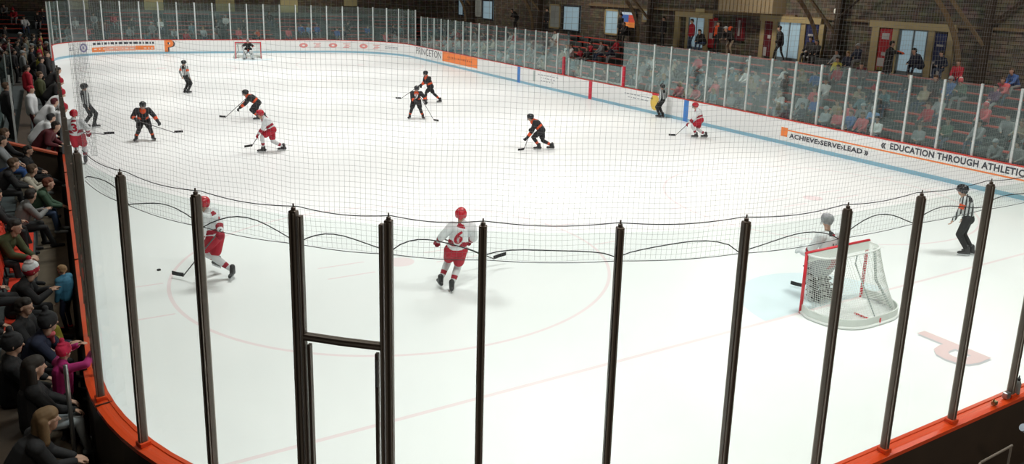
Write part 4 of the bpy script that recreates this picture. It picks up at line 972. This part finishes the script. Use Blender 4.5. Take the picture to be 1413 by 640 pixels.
def spectator_meshes(pose, fine, bulk=1.):
    key = (pose, fine, bulk)
    if key in CACHE: return CACHE[key]
    q = POSES[pose]; f, r, z = V((0, 1, 0)), V((1, 0, 0)), V((0, 0, 1)); P, C, H = V(q['P']), V(q['C']), V(q['H']); up = (C-P).normalized()
    lf, lr = frame_of(q.get('look', 0)); vox = .011 if fine else .026
    Ls, Rs = C-r*.17-up*.03, C+r*.17-up*.03; Lh, Rh = P-r*.09, P+r*.09; HL, HR = map(V, q['hands']); aL, aR = [V(p)+z*.08 for p in q['feet']]
    LE = ik(Ls, HL, .28, .25, -f*.5-r*.5-z*.4); RE = ik(Rs, HR, .28, .25, -f*.5+r*.5-z*.4)
    kh = f if q['K'] == 1 else z*.8+f*.4
    LK, RK = ik(Lh, aL, .43, .41, kh-r*.1), ik(Rh, aR, .43, .41, kh+r*.1)
    B = head_caps(H, lf, lr, z, fine)+[(C-up*.02, H-z*.06, .058, .052, 0), (P, C-up*.1, .11, .13, 1), (Ls, Rs, .06, .06, 1)]
    for a, b, c, s_ in ((Ls, LE, HL, -1), (Rs, RE, HR, 1)):
        B += [(a, b, .045, .038, 1), (b, c, .036, .026, [(0, 1), (.8, 0)])]
        d = (c-b).normalized()
        if fine: B += fingers(c, d, -z if abs(d.z) < .8 else f, s_, 0, .4)
        else: B += [(c, c+d*.09, .032, .028, 0), (c+d*.02, c+d*.06-r*s_*.04, .018, .014, 0)]
    for h, k, a in ((Lh, LK, aL), (Rh, RK, aR)):
        t = (f-z*.05).normalized(); B += [(h, k, .085, .062, 1), (k, a, .06, .045, 1), (a-z*.03-t*.03, a-z*.035+t*.17, .042, .036, 2), (a, a-z*.03, .045, .045, 2)]
    body = blob('person', B, [SKIN, K['black'], K['black'], EYE, LIP], vox)
    J = [(P+up*.0, P.lerp(C, .5), .15*bulk, .15*bulk, 0), (P.lerp(C, .4), C-up*.13, .155*bulk, .155*bulk, 0), (Ls, Rs, .085*bulk, .085*bulk, 0), (C, C+up*.05+f*.0, .09, .075, 0)]
    for a, b, c in ((Ls, LE, HL), (Rs, RE, HR)): J += [(a, b, .078*bulk, .066*bulk, 0), (b, b.lerp(c, .9), .064*bulk, .048*bulk, 0)]
    jk = blob('jacket', J, [K['black']], vox)
    c = lambda x, y, w: H+lr*x+lf*y+z*w
    hair = {}
    def mk(k, caps, n=1): hair[k] = blob('hair' if k in ('short', 'long') else 'hat', caps, [K['black']]*n, .012 if fine else .02, None, 1)
    mk('short', [(c(0, -.035, .055), c(0, .01, .07), .094, .088, 0), (c(-.04, -.05, .0), c(.04, -.05, .0), .065, .065, 0), (c(-.05, .03, .095), c(.05, .035, .095), .04, .04, 0), (c(-.07, -.02, .03), c(-.07, -.02, .06), .03, .035, 0), (c(.07, -.02, .03), c(.07, -.02, .06), .03, .035, 0)])
    mk('long', [(c(0, -.035, .055), c(0, .01, .07), .1, .094, 0), (c(-.06, -.05, .03), c(-.085, -.05, -.2), .06, .05, 0), (c(.06, -.05, .03), c(.085, -.05, -.2), .06, .05, 0), (c(0, -.07, .02), c(0, -.1, -.22), .08, .07, 0)])
    mk('beanie', [(c(0, -.025, .06), c(0, .01, .075), .104, .098, [(0, 0)]), (c(0, -.02, .03), c(0, .015, .045), .106, .1, 1), (c(0, -.02, .16), c(0, -.02, .18), .075, .04, 2), (c(0, -.02, .215), c(0, -.02, .22), .04, .04, 1)], 3)
    mk('cap', [(c(0, -.03, .055), c(0, .012, .062), .1, .094, 0), (c(-.03, .08, .055), c(-.025, .155, .045), .026, .018, 0), (c(.03, .08, .055), c(.025, .155, .045), .026, .018, 0), (c(0, .08, .058), c(0, .16, .046), .026, .018, 0)])
    for o in [body, jk]+list(hair.values()): COL.objects.unlink(o)
    CACHE[key] = (body, jk, hair); return CACHE[key]
def setm(o, i, m):
    o.material_slots[i].link = 'OBJECT'; o.material_slots[i].material = m
def spectator(loc, rz, pose, coat, hd, label, group=None, trousers='black', shoes='black', scale=1., fine=False, hat=None, bulk=1.):
    body, jk, hair = spectator_meshes(pose, fine, bulk)
    b = body.copy(); COL.objects.link(b); j = jk.copy(); COL.objects.link(j); j.parent = b
    setm(b, 1, cm(trousers)); setm(b, 2, cm(shoes)); setm(j, 0, cm(coat) if isinstance(coat, str) else coat)
    kind, cols = hd
    h = hair[kind].copy(); COL.objects.link(h); h.parent = b
    for i in range(len(h.material_slots)): setm(h, i, cols[min(i, len(cols)-1)])
    b.location = loc; b.rotation_euler = (0, 0, rz); b.scale = (scale,)*3
    tag(b, label, 'person', group); return b
HEADS = dict(dark=('short', [hm_('dark')]), brown=('short', [hm_('brown')]), blond=('long', [hm_('blond')]), whitecap=('cap', [cm('lightgrey')]), redcap=('beanie', [cm('red'), cm('red'), cm('red')]), pinkcap=('beanie', [cm('pink'), cm('pink'), cm('white')]))
HDW = dict(dark='dark hair', brown='brown hair', blond='fair hair', whitecap='pale cap', redcap='red hat', pinkcap='pink hat')
CW = dict(lightgrey='light grey', lightblue='light blue', hipink='bright pink')
RIGHT = [(8, 18.01, 'black', 'dark'), (7, 15.5, 'navy', 'blond'), (8, 15.5, 'navy', 'whitecap'), (7, 16.15, 'grey', 'dark'), (6, 15.5, 'yellow', 'dark'), (5, 14.85, 'red', 'dark'), (4, 17.36, 'white', 'dark'), (3, 19.22, 'white', 'blond'), (3, 16.71, 'black', 'dark'), (0, 13.64, 'navy', 'dark'), (1, 12.43, 'beige', 'brown'), (1, 11.13, 'grey', 'whitecap'), (0, 11.78, 'pink', 'blond'), (3, 11.78, 'navy', 'redcap'), (1, 10.57, 'lightblue', 'whitecap'), (8, 11.13, 'navy', 'dark'), (7, 9.92, 'red', 'brown'), (6, 7.41, 'pink', 'brown'), (7, 7.41, 'blue', 'brown'), (5, 11.13, 'black', 'dark'), (4, 9.92, 'beige', 'brown'), (5, 9.92, 'black', 'brown'), (5, 9.27, 'blue', 'whitecap'), (5, 8.71, 'green', 'pinkcap'), (5, 7.41, 'purple', 'dark'), (3, 6.85, 'pink', 'pinkcap'), (3, 8.71, 'lightgrey', 'brown'), (1, 7.41, 'green', 'brown'), (2, 8.71, 'red', 'brown'), (0, 4.34, 'plaid', 'dark'), (2, 4.99, 'beige', 'brown'), (0, 8.06, 'grey', 'brown'), (1, 6.2, 'grey', 'dark'), (2, 5.55, 'grey', 'dark'), (0, 4.99, 'grey', 'whitecap'), (2, 27.87, 'navy', 'whitecap'), (3, 28.52, 'grey', 'whitecap'), (1, 26.01, 'lightgrey', 'blond'), (2, 26.66, 'grey', 'dark'), (3, 27.31, 'lightgrey', 'dark'), (3, 26.66, 'white', 'dark'), (1, 24.8, 'teal', 'blond'), (2, 24.8, 'grey', 'dark'), (3, 25.45, 'navy', 'brown'), (1, 23.59, 'teal', 'blond'), (2, 24.15, 'grey', 'brown'), (0, 21.73, 'pink', 'blond'), (3, 24.8, 'beige', 'whitecap'), (3, 24.15, 'navy', 'brown'), (0, 21.08, 'beige', 'dark'), (3, 23.59, 'teal', 'dark'), (4, 23.59, 'pink', 'brown'), (0, 20.43, 'pink', 'brown'), (2, 21.73, 'teal', 'whitecap'), (3, 21.73, 'navy', 'brown'), (2, 21.08, 'grey', 'dark'), (1, 19.87, 'pink', 'dark'), (0, 19.22, 'teal', 'blond'), (3, 21.08, 'teal', 'brown'), (0, 18.01, 'grey', 'whitecap'), (2, 19.87, 'grey', 'brown'), (2, 19.22, 'navy', 'blond'), (3, 19.87, 'teal', 'whitecap'), (4, 19.87, 'navy', 'whitecap'), (0, 17.36, 'navy', 'blond'), (3, 18.57, 'grey', 'dark'), (2, 18.01, 'beige', 'blond'), (1, 16.71, 'navy', 'blond'), (2, 17.36, 'maroon', 'whitecap'), (2, 16.71, 'navy', 'whitecap'), (1, 15.5, 'white', 'blond'), (0, 14.85, 'grey', 'blond'), (0, 14.29, 'navy', 'whitecap'), (4, 16.15, 'beige', 'blond'), (1, 13.64, 'blue', 'brown'), (1, 14.29, 'lightgrey', 'brown'), (4, 15.5, 'blue', 'brown'), (2, 14.29, 'pink', 'brown'), (0, 12.43, 'lightgrey', 'whitecap'), (3, 14.29, 'white', 'dark'), (1, 11.78, 'pink', 'dark'), (0, 11.13, 'blue', 'brown'), (3, 12.43, 'beige', 'whitecap'), (2, 11.78, 'teal', 'brown'), (0, 10.57, 'pink', 'brown'), (0, 9.92, 'white', 'dark'), (3, 11.13, 'teal', 'brown'), (1, 54.56, 'grey', 'whitecap'), (3, 56.42, 'black', 'brown'), (1, 52.7, 'teal', 'brown'), (3, 55.21, 'navy', 'dark'), (1, 51.49, 'grey', 'whitecap'), (3, 53.91, 'grey', 'dark'), (1, 50.19, 'grey', 'whitecap'), (3, 52.7, 'red', 'dark'), (1, 49.63, 'lightgrey', 'brown'), (4, 52.7, 'grey', 'dark'), (1, 48.33, 'teal', 'brown'), (3, 49.63, 'grey', 'brown'), (1, 47.12, 'lightgrey', 'brown'), (4, 50.19, 'black', 'brown'), (0, 44.61, 'beige', 'brown'), (3, 47.77, 'navy', 'dark'), (1, 45.26, 'beige', 'brown'), (3, 46.47, 'black', 'brown'), (2, 45.26, 'beige', 'whitecap'), (3, 45.91, 'black', 'brown'), (0, 41.54, 'teal', 'brown'), (4, 45.26, 'navy', 'dark'), (0, 40.33, 'lightgrey', 'whitecap'), (4, 44.61, 'white', 'dark'), (2, 42.19, 'lightgrey', 'whitecap'), (4, 44.05, 'red', 'brown'), (0, 38.47, 'teal', 'whitecap'), (4, 42.19, 'black', 'dark'), (2, 39.68, 'lightgrey', 'whitecap'), (3, 40.33, 'black', 'dark'), (2, 39.03, 'lightgrey', 'brown'), (4, 40.33, 'black', 'dark'), (0, 35.31, 'beige', 'brown'), (4, 39.68, 'black', 'brown'), (1, 36.61, 'grey', 'brown'), (5, 39.68, 'white', 'dark'), (2, 36.61, 'grey', 'whitecap'), (4, 38.47, 'grey', 'dark'), (2, 35.31, 'beige', 'brown'), (3, 35.96, 'white', 'dark'), (2, 34.75, 'beige', 'brown'), (3, 35.31, 'white', 'brown'), (1, 32.89, 'teal', 'brown'), (3, 34.1, 'red', 'dark'), (0, 31.03, 'beige', 'brown'), (3, 33.45, 'black', 'brown'), (4, 34.1, 'red', 'dark'), (4, 32.89, 'grey', 'brown'), (4, 31.59, 'navy', 'dark'), (5, 32.24, 'red', 'dark')]
random.seed(11)
byrow = {}
for t in RIGHT: byrow.setdefault(t[0], []).append(t)
for i, L in byrow.items():
    L.sort(key=lambda t: t[1])
    for n, (row, y, c, h) in enumerate(L):
        ps = random.choice(['sit', 'lean', 'slump', 'turn', 'sit', 'huddle'])
        spectator((STX+RUN*row+.52, y, zt(row)), PI/2+random.uniform(-.3, .3), ps, c, HEADS[h], f'spectator in {CW.get(c, c)} with {HDW[h]}, {ordn(n+1)} from near end of right stand {ordn(row+1)} row',
                  'spectators in the right stand', random.choice(['black', 'denim', 'grey']), scale=random.uniform(.92, 1.03), bulk=1.15 if c == 'pink' else 1.)
# far stand
n = 0
for x, row, c, h in [(-11.5, 1, 'grey', 'brown'), (-10.9, 3, 'white', 'whitecap'), (-10.2, 1, 'red', 'brown'), (-9.6, 4, 'lightgrey', 'brown'), (-8.9, 2, 'maroon', 'dark'), (-8.2, 4, 'red', 'dark'), (-7.3, 1, 'grey', 'brown'), (-7.0, 3, 'black', 'dark'),
                     (-6.2, 0, 'teal', 'brown'), (-5.6, 2, 'grey', 'whitecap'), (-4.9, 3, 'white', 'blond'), (-4.1, 1, 'lightgrey', 'brown'), (-3.3, 0, 'red', 'brown'), (-2.6, 2, 'teal', 'brown'), (-1.9, 1, 'lightgrey', 'blond'), (-1.1, 0, 'grey', 'brown'),
                     (-.6, 3, 'black', 'dark'), (.3, 4, 'white', 'whitecap'), (.9, 1, 'pink', 'brown'), (1.6, 3, 'black', 'dark'), (2.0, 0, 'black', 'dark'), (2.3, 1, 'orange', 'dark'), (4.1, 5, 'black', 'dark'), (5.0, 1, 'pink', 'brown'), (6.3, 2, 'blue', 'brown'), (7.0, 2, 'lightblue', 'blond'),
                     (7.7, 2, 'blue', 'whitecap'), (9.3, 1, 'blue', 'brown'), (9.9, 1, 'navy', 'blond'), (10.6, 3, 'black', 'dark'), (12.3, 2, 'blue', 'brown'), (13.6, 0, 'pink', 'blond'), (14.9, 2, 'navy', 'brown'), (15.6, 2, 'teal', 'dark'), (-12.4, 2, 'grey', 'dark'), (-13.3, 4, 'black', 'brown'), (-14.2, 3, 'white', 'dark'), (-14.8, 5, 'red', 'redcap'), (-15.4, 6, 'grey', 'dark'), (-13.0, 5, 'black', 'dark')]:
    n += 1
    spectator((x, 60.9+RUN*row+.52, zt(row)), PI+random.uniform(-.3, .3), random.choice(['sit', 'lean', 'turn', 'slump']), c, HEADS[h], f'distant spectator in {CW.get(c, c)} behind the far goal glass, {ordn(sorted([0]*0+[n])[0])} of the far stand', 'spectators in the far stand', random.choice(['denim', 'black', 'grey']))
# standing people on the right concourse
cy_ = zt(NR)
for x, y, rz, ps, c, hd, tr, lab in [
 (20.9, 30.6, 1.4, 'stand', 'black', HEADS['dark'], 'black', 'dark-clothed person standing against the stone wall left of the red-jacketed man'),
 (20.35, 27.3, 1.2, 'stand', 'red', HEADS['dark'], 'denim', 'tall person in red jacket and blue jeans standing at the entrance'),
 (20.4, 26.3, 1.6, 'lean', 'black', HEADS['dark'], 'denim', 'dark-clothed person seated on the concourse right of the red-jacketed man'),
 (20.2, 24.9, 1.7, 'stand', 'black', HEADS['dark'], 'black', 'person in black coat with a bright orange scarf at the concourse edge'),
 (20.3, 23.9, 1.5, 'crouch', 'black', HEADS['whitecap'], 'beige', 'person in black jacket and grey cap beside the orange-scarfed person'),
 (20.4, 20.3, .9, 'walk', 'black', HEADS['dark'], 'black', 'dark-coated figure walking before the middle glass door'),
 (20.8, 18.6, 1.5, 'sit', 'black', HEADS['dark'], 'black', 'dark-clothed person seated by the timber post right of the middle entrance'),
 (19.75, 13.2, -2.72, 'reach', 'black', HEADS['dark'], 'black', 'person in long black coat standing with arm stretched toward the wide glass doors'),
 (20.6, 12.2, 1.2, 'lean', 'navy', HEADS['dark'], 'navy', 'person in navy jacket leaning below the navy banner at the wide entrance'),
 (20.9, 35.2, 1.5, 'stand', 'black', HEADS['dark'], 'black', 'dark-clothed person standing below the lit screen'),
 (20.9, 34.4, 1.6, 'lean', 'black', HEADS['brown'], 'black', 'dark-clothed person bending below the lit screen'),
 (20.7, 44.6, 1.5, 'stand', 'black', HEADS['dark'], 'black', 'dark-clothed person standing before the distant window on the right concourse'),
 (20.7, 49.5, 1.5, 'crouch', 'black', HEADS['dark'], 'black', 'dark figure leaning on the distant right concourse')]:
    o = spectator((x, y, zt(7) if x == 19.75 else cy_), rz, ps, c, hd, lab, None, tr, scale=1.07, bulk=1.2)
    if 'scarf' in lab:
        s_ = blob('scarf', [((-.07, .06, 1.5), (.08, .07, 1.5), .05, .05, 0), ((.05, .15, 1.48), (.07, .17, 1.0), .045, .05, 0), ((-.04, .15, 1.48), (-.05, .18, 1.1), .04, .045, 0)], [cm('orange')], .02, o)
    if 'long black' in lab:
        blob('coat_skirt', [((0, 0, 1.0), (0, 0, .55), .17, .2, 0)], [cm('black')], .02, o); blob('orange_sleeve', [((.2, .36, 1.34), (.2, .56, 1.3), .07, .055, 0)], [cm('orange')], .02, o)
for x, row, y, rz, ps, c, hd, tr, lab in [
 (17.0, 3, 21.6, 1.2, 'walk', 'black', HEADS['dark'], 'black', 'dark-clothed person climbing the right stand steps behind the glass'),
 (14.9, 0, 19.6, 1.5, 'sit', 'black', HEADS['dark'], 'black', 'dark-clothed person sitting low behind the blue line mark on the right boards'),
 (18.3, 5, 13.4, 2., 'crouch', 'maroon', HEADS['dark'], 'black', 'dark red-jacketed person bending in the upper rows of the right stand')]:
    spectator((STX+RUN*row+.36, y, zt(row)), rz, ps, c, hd, lab, None, tr)
# timekeepers
for n, (y, c) in enumerate(((25.2, 'navy'), (26.4, 'black'), (27.7, 'maroon'), (29.0, 'black'))):
    spectator((14.3, y, .28), PI/2, 'sit', c, HEADS['dark'], f'official in {c} seated in the timekeeper box, {ordn(n+1)} from the near end', 'officials in the timekeeper box')

# ---- near left spectators, in detail
bn = mat('beanie_stripe', (.55, .5, .5), .8)
FL_ = .2
def NL(x, y, rz, ps, c, hd, lab, **k): return spectator((x, y, k.pop('z', FL_)), rz, ps, c, hd, lab, None, fine=True, **k)
D = hm_('dark')
E_ = -PI/2
NL(-13.55, 14.4, E_-.2, 'legsout', 'black', ('short', [D]), 'adult in black coat and white sneakers with legs stretched toward the boards', trousers='black', shoes='lightgrey')
NL(-13.6, 12.2, E_-.1, 'huddle', 'cream', ('short', [hm_('brown')]), 'brown-haired youngster in a cream hooded top beside the left walkway', trousers='black')
NL(-13.42, 10.75, E_, 'lean', 'green', ('short', [hm_('red')]), 'red-haired person in dark green coat leaning forward by the left walkway', trousers='denim', shoes='lightgrey')
NL(-14.0, 14.6, E_+.3, 'sit', 'black', ('short', [hm_('brown')]), 'brown-haired person in black just below the orange-capped partition', trousers='black', z=.62)
NL(-14.02, 13.5, E_, 'sit', 'grey', ('short', [hm_('dark')]), 'person in grey with blue jeans at the left edge below the partition', trousers='blue', z=.62)
NL(-13.6, 9.6, E_+.2, 'huddle', 'plaid', ('short', [D]), 'dark-haired person in patterned grey coat hunched beside the red seat backs')
NL(-13.95, 8.4, E_, 'turn', 'black', ('short', [D]), 'dark-haired person in black among the red seat backs on the left', z=.5)
NL(-13.88, 6.8, E_-.5, 'lean', 'olive', ('short', [D]), 'person in olive green jacket reaching toward the bright red bench', z=.4)
NL(-13.56, 4.6, E_-.1, 'huddle', 'black', ('beanie', [cm('white'), cm('red'), bn]), 'person in black coat wearing a red, black and white striped knit hat')
NL(-13.45, 2.95, E_-.4, 'sit', 'black', ('short', [D]), 'dark-coated person holding a small bundled child, behind a black-hatted neighbour', scale=.97)
NL(-13.35, 2.3, E_-.2, 'huddle', 'navy', ('beanie', [cm('black'), cm('black'), cm('black')]), 'person in black knit hat and navy jacket with grey scarf on the left')
NL(-13.55, 1.55, E_+.1, 'sit', 'black', ('beanie', [cm('black'), cm('black'), cm('black')]), 'person in black hat and black coat directly behind the black-haired woman')
NL(-13.32, .75, E_+.15, 'sit', 'black', ('long', [D]), 'black-haired woman in black coat seated beside the grey rail post', trousers='lightgrey', shoes='lightgrey')
NL(-13.5, -.45, E_+.1, 'lean', 'black', ('long', [mat('hair_auburn', (.2, .12, .055), .7, noise=.3, nscale=40)]), 'light-brown-haired person in black at the bottom left corner', trousers='navy')
pk = NL(-13.03, 1.1, E_+.4, 'armsup', 'magenta', ('beanie', [cm('hipink'), cm('hipink'), cm('hipink')]), 'child in magenta coat and bright pink hat standing at the boards, arms raised', trousers='black', scale=.74)
by = NL(-12.93, 4.85, .9, 'stand', 'sky', ('short', [mat('hair_straw', (.3, .18, .08), .7, noise=.3, nscale=40)]), 'small fair-haired child in blue jacket standing on the left walkway', trousers='navy', shoes='red', scale=.62, bulk=1.2)
NL(-14.02, 2.6, E_, 'sit', 'black', ('short', [D]), 'dark-clothed spectator in the second row behind the striped knit hat', z=.62)
NL(-14.02, 4.1, E_+.2, 'slump', 'maroon', ('short', [D]), 'dark maroon-clothed spectator at the left edge behind the red seats', z=.62)
NL(-14.02, 11.1, E_+.1, 'lean', 'black', ('short', [hm_('brown')]), 'brown-haired spectator in black at the left edge, second row', z=.62)
bg = blob('tote_bag', [((0, 0, .05), (0, 0, .2), .1, .07, 0), ((.0, .1, .04), (0, -.08, .05), .07, .07, 0)], [mat('bag_mustard', (.3, .25, .03), .8)], .012); bg.location = (-13.1, 3.55, .62); MB().tube([(-.02, 0, .2), (-.02, .06, .3), (-.02, .1, .2)], .008, 6).obj('handle', K['black'], bg); bg.location.z = .55
tag(bg, 'mustard yellow bag in a lap beside the blue-jacketed child', 'bag')
sc_ = blob('scarf', [((-.06, .0, 0), (.06, .02, 0), .045, .045, 0), ((.05, .04, -.02), (.06, .08, -.14), .035, .03, 0)], [cm('pink')], .012); sc_.location = (-13.17, 2.25, 1.2); tag(sc_, 'pink scarf bunched below the black-hatted person', 'scarf')

# ---- team bench: players in white and staff
for n, (x, y, ps, c, hd, tr, lab) in enumerate([
 (-12.98, 23.6, 'crouch', 'white', ('beanie', [cm('red'), cm('red'), cm('red')]), 'red', 'white-jerseyed bench player leaning over the boards, farther one'),
 (-13.0, 19.9, 'crouch', 'white', ('beanie', [cm('red'), cm('red'), cm('red')]), 'red', 'white-jerseyed bench player leaning over the boards, nearer one'),
 (-13.5, 23.0, 'stand', 'white', ('short', [cm('red')]), 'maroon', 'white-jerseyed bench player standing behind the others'),
 (-13.22, 21.3, 'crouch', 'white', ('short', [cm('maroon')]), 'maroon', 'white-jerseyed bench player bending with maroon helmet'),
 (-13.35, 17.9, 'crouch', 'white', ('short', [cm('black')]), 'maroon', 'white-jerseyed bench player bending nearest the partition'),
 (-13.25, 16.6, 'crouch', 'maroon', ('short', [hm_('dark')]), 'black', 'dark maroon-clothed person bending right beside the partition'),
 (-13.7, 30.2, 'stand', 'red', ('short', [D]), 'black', 'person in red-sleeved black jacket standing at the far part of team bench'),
 (-13.25, 27.6, 'stand', 'olive', ('short', [hm_('brown')]), 'black', 'person in olive top standing on the team bench platform'),
 (-12.98, 27.3, 'crouch', 'black', ('beanie', [cm('red')]*3), 'black', 'bench player in black leaning at the farther boards'),
 (-12.96, 31.5, 'crouch', 'black', ('short', [D]), 'black', 'dark-haired person leaning over the distant left boards'),
 (-13.2, 34.0, 'stand', 'black', ('short', [D]), 'black', 'black-clothed bench player far along the left boards'),
 (-12.97, 37.0, 'stand', 'black', ('short', [hm_('brown')]), 'black', 'dark-clothed bench player at the far end of the team bench'),
 (-14.2, 23.2, 'stand', 'black', ('short', [hm_('brown')]), 'black', 'coach in black suit standing at the left edge behind the bench')]):
    spectator((x, y, .2), E_+random.uniform(-.3, .3), ps, c, hd, lab, None, tr, scale=1.1 if 'coach' in lab else 1.04, bulk=1.2)
# ---- crowd along the left stand beyond the bench
n = 0
for i in range(3):
    for k in range(13):
        y = 29+2.35*k+.5*i; x = -15.0-.72*i-.3
        c = random.choice(['black', 'black', 'grey', 'navy', 'maroon', 'white', 'black', 'red', 'grey']); h = random.choice(['dark', 'brown', 'dark', 'whitecap', 'blond'])
        if x < -12.8-(y+9.5)*.0475-.5: continue
        n += 1; spectator((x-.0, y, max(.0, .35+.3*i)), E_+random.uniform(-.4, .3), random.choice(['sit', 'lean', 'turn', 'stand']), c, HEADS[h], f'spectator in {CW.get(c, c)} with {HDW[h]} in left stand beyond team bench, {ordn(n)} counted', 'spectators in the left stand')
for k in range(26):
    c = ['yellow', 'black', 'grey', 'black', 'maroon', 'black', 'beige', 'black', 'red', 'navy', 'grey', 'black'][k % 12]; h = ['brown', 'dark', 'whitecap', 'dark', 'dark', 'brown', 'dark'][k % 7]
    spectator((-13.3-.38*(k % 4), 39.6+.72*k, -.01), E_+random.uniform(-.5, .3), ['stand', 'crouch', 'stand'][k % 3], c, HEADS[h], f'spectator in {CW.get(c, c)} standing along the distant left boards, {ordn(k+1)} beyond the bench', 'people along the distant left boards')

# the shared figures above were only patterns for the copies
for b_, j_, h_ in CACHE.values():
    for o in [b_, j_]+list(h_.values()): bpy.data.objects.remove(o)
# ---------------------------------------------------------------- light, world, camera
lm = 0
for x in (-8.2, 0, 8.2):
    for y in (-1, 10, 21, 32, 43, 54):
        l = bpy.data.lights.new('arena_lamp', 'AREA'); l.shape = 'RECTANGLE'; l.size = 2.6; l.size_y = 1.2; l.energy = 405; l.color = (1., .985, .955); l.spread = math.radians(125)
        o = bpy.data.objects.new('arena_lamp', l); COL.objects.link(o); o.location = (x, y, 10.6)
for x, y, e in ((17, 5, 330), (17, 20, 330), (17, 38, 300), (16, 55, 200), (-5, 64.5, 200), (8, 64.5, 200), (-16.5, 45, 90), (-16.5, 25, 60), (-15.5, 5, 60), (-9, -12.5, 420), (0, -12.5, 420)):  # unseen fill lamps, added to brighten the stands, near posts and outer boards
    l = bpy.data.lights.new('fill_lamp', 'AREA'); l.size = 1.2; l.energy = e; l.color = (1., .9, .76); l.spread = math.radians(170)
    o = bpy.data.objects.new('fill_lamp', l); COL.objects.link(o); o.location = (x, y, 9.0)
w = bpy.data.worlds.new('world'); S.world = w; w.use_nodes = True
w.node_tree.nodes['Background'].inputs[0].default_value = (.6, .65, .7, 1); w.node_tree.nodes['Background'].inputs[1].default_value = .05

cx, cy, cz, yaw, pit, rol, f, sy, sx = -12.8045, -9.4745, 5.8976, 0.5703, 0.2273, 0.0395, 1090.4531, -79.7102, 57.5285
fw = Vector((math.sin(yaw)*math.cos(pit), math.cos(yaw)*math.cos(pit), -math.sin(pit)))
rt = Vector((math.cos(yaw), -math.sin(yaw), 0)); up = rt.cross(fw)
r2 = rt*math.cos(rol)+up*math.sin(rol); u2 = -rt*math.sin(rol)+up*math.cos(rol)
cam = bpy.data.cameras.new('camera'); co = bpy.data.objects.new('camera', cam); COL.objects.link(co)
mw = Matrix((r2, u2, -fw)).transposed().to_4x4(); mw.translation = Vector((cx, cy, cz)); co.matrix_world = mw
cam.sensor_fit = 'HORIZONTAL'; cam.sensor_width = 36; cam.lens = f/1413*36
cam.shift_x = -sx/1413; cam.shift_y = sy/1413
cam.clip_start = .05; cam.clip_end = 300
S.camera = co
S.view_settings.view_transform = 'Standard'; S.view_settings.look = 'None'; S.view_settings.gamma = 1; S.view_settings.use_curve_mapping = False
S.view_settings.exposure = 0.0
S.cycles.transparent_max_bounces = 32; S.cycles.max_bounces = 6; S.cycles.diffuse_bounces = 3; S.cycles.glossy_bounces = 3
S.cycles.caustics_reflective = False; S.cycles.caustics_refractive = False
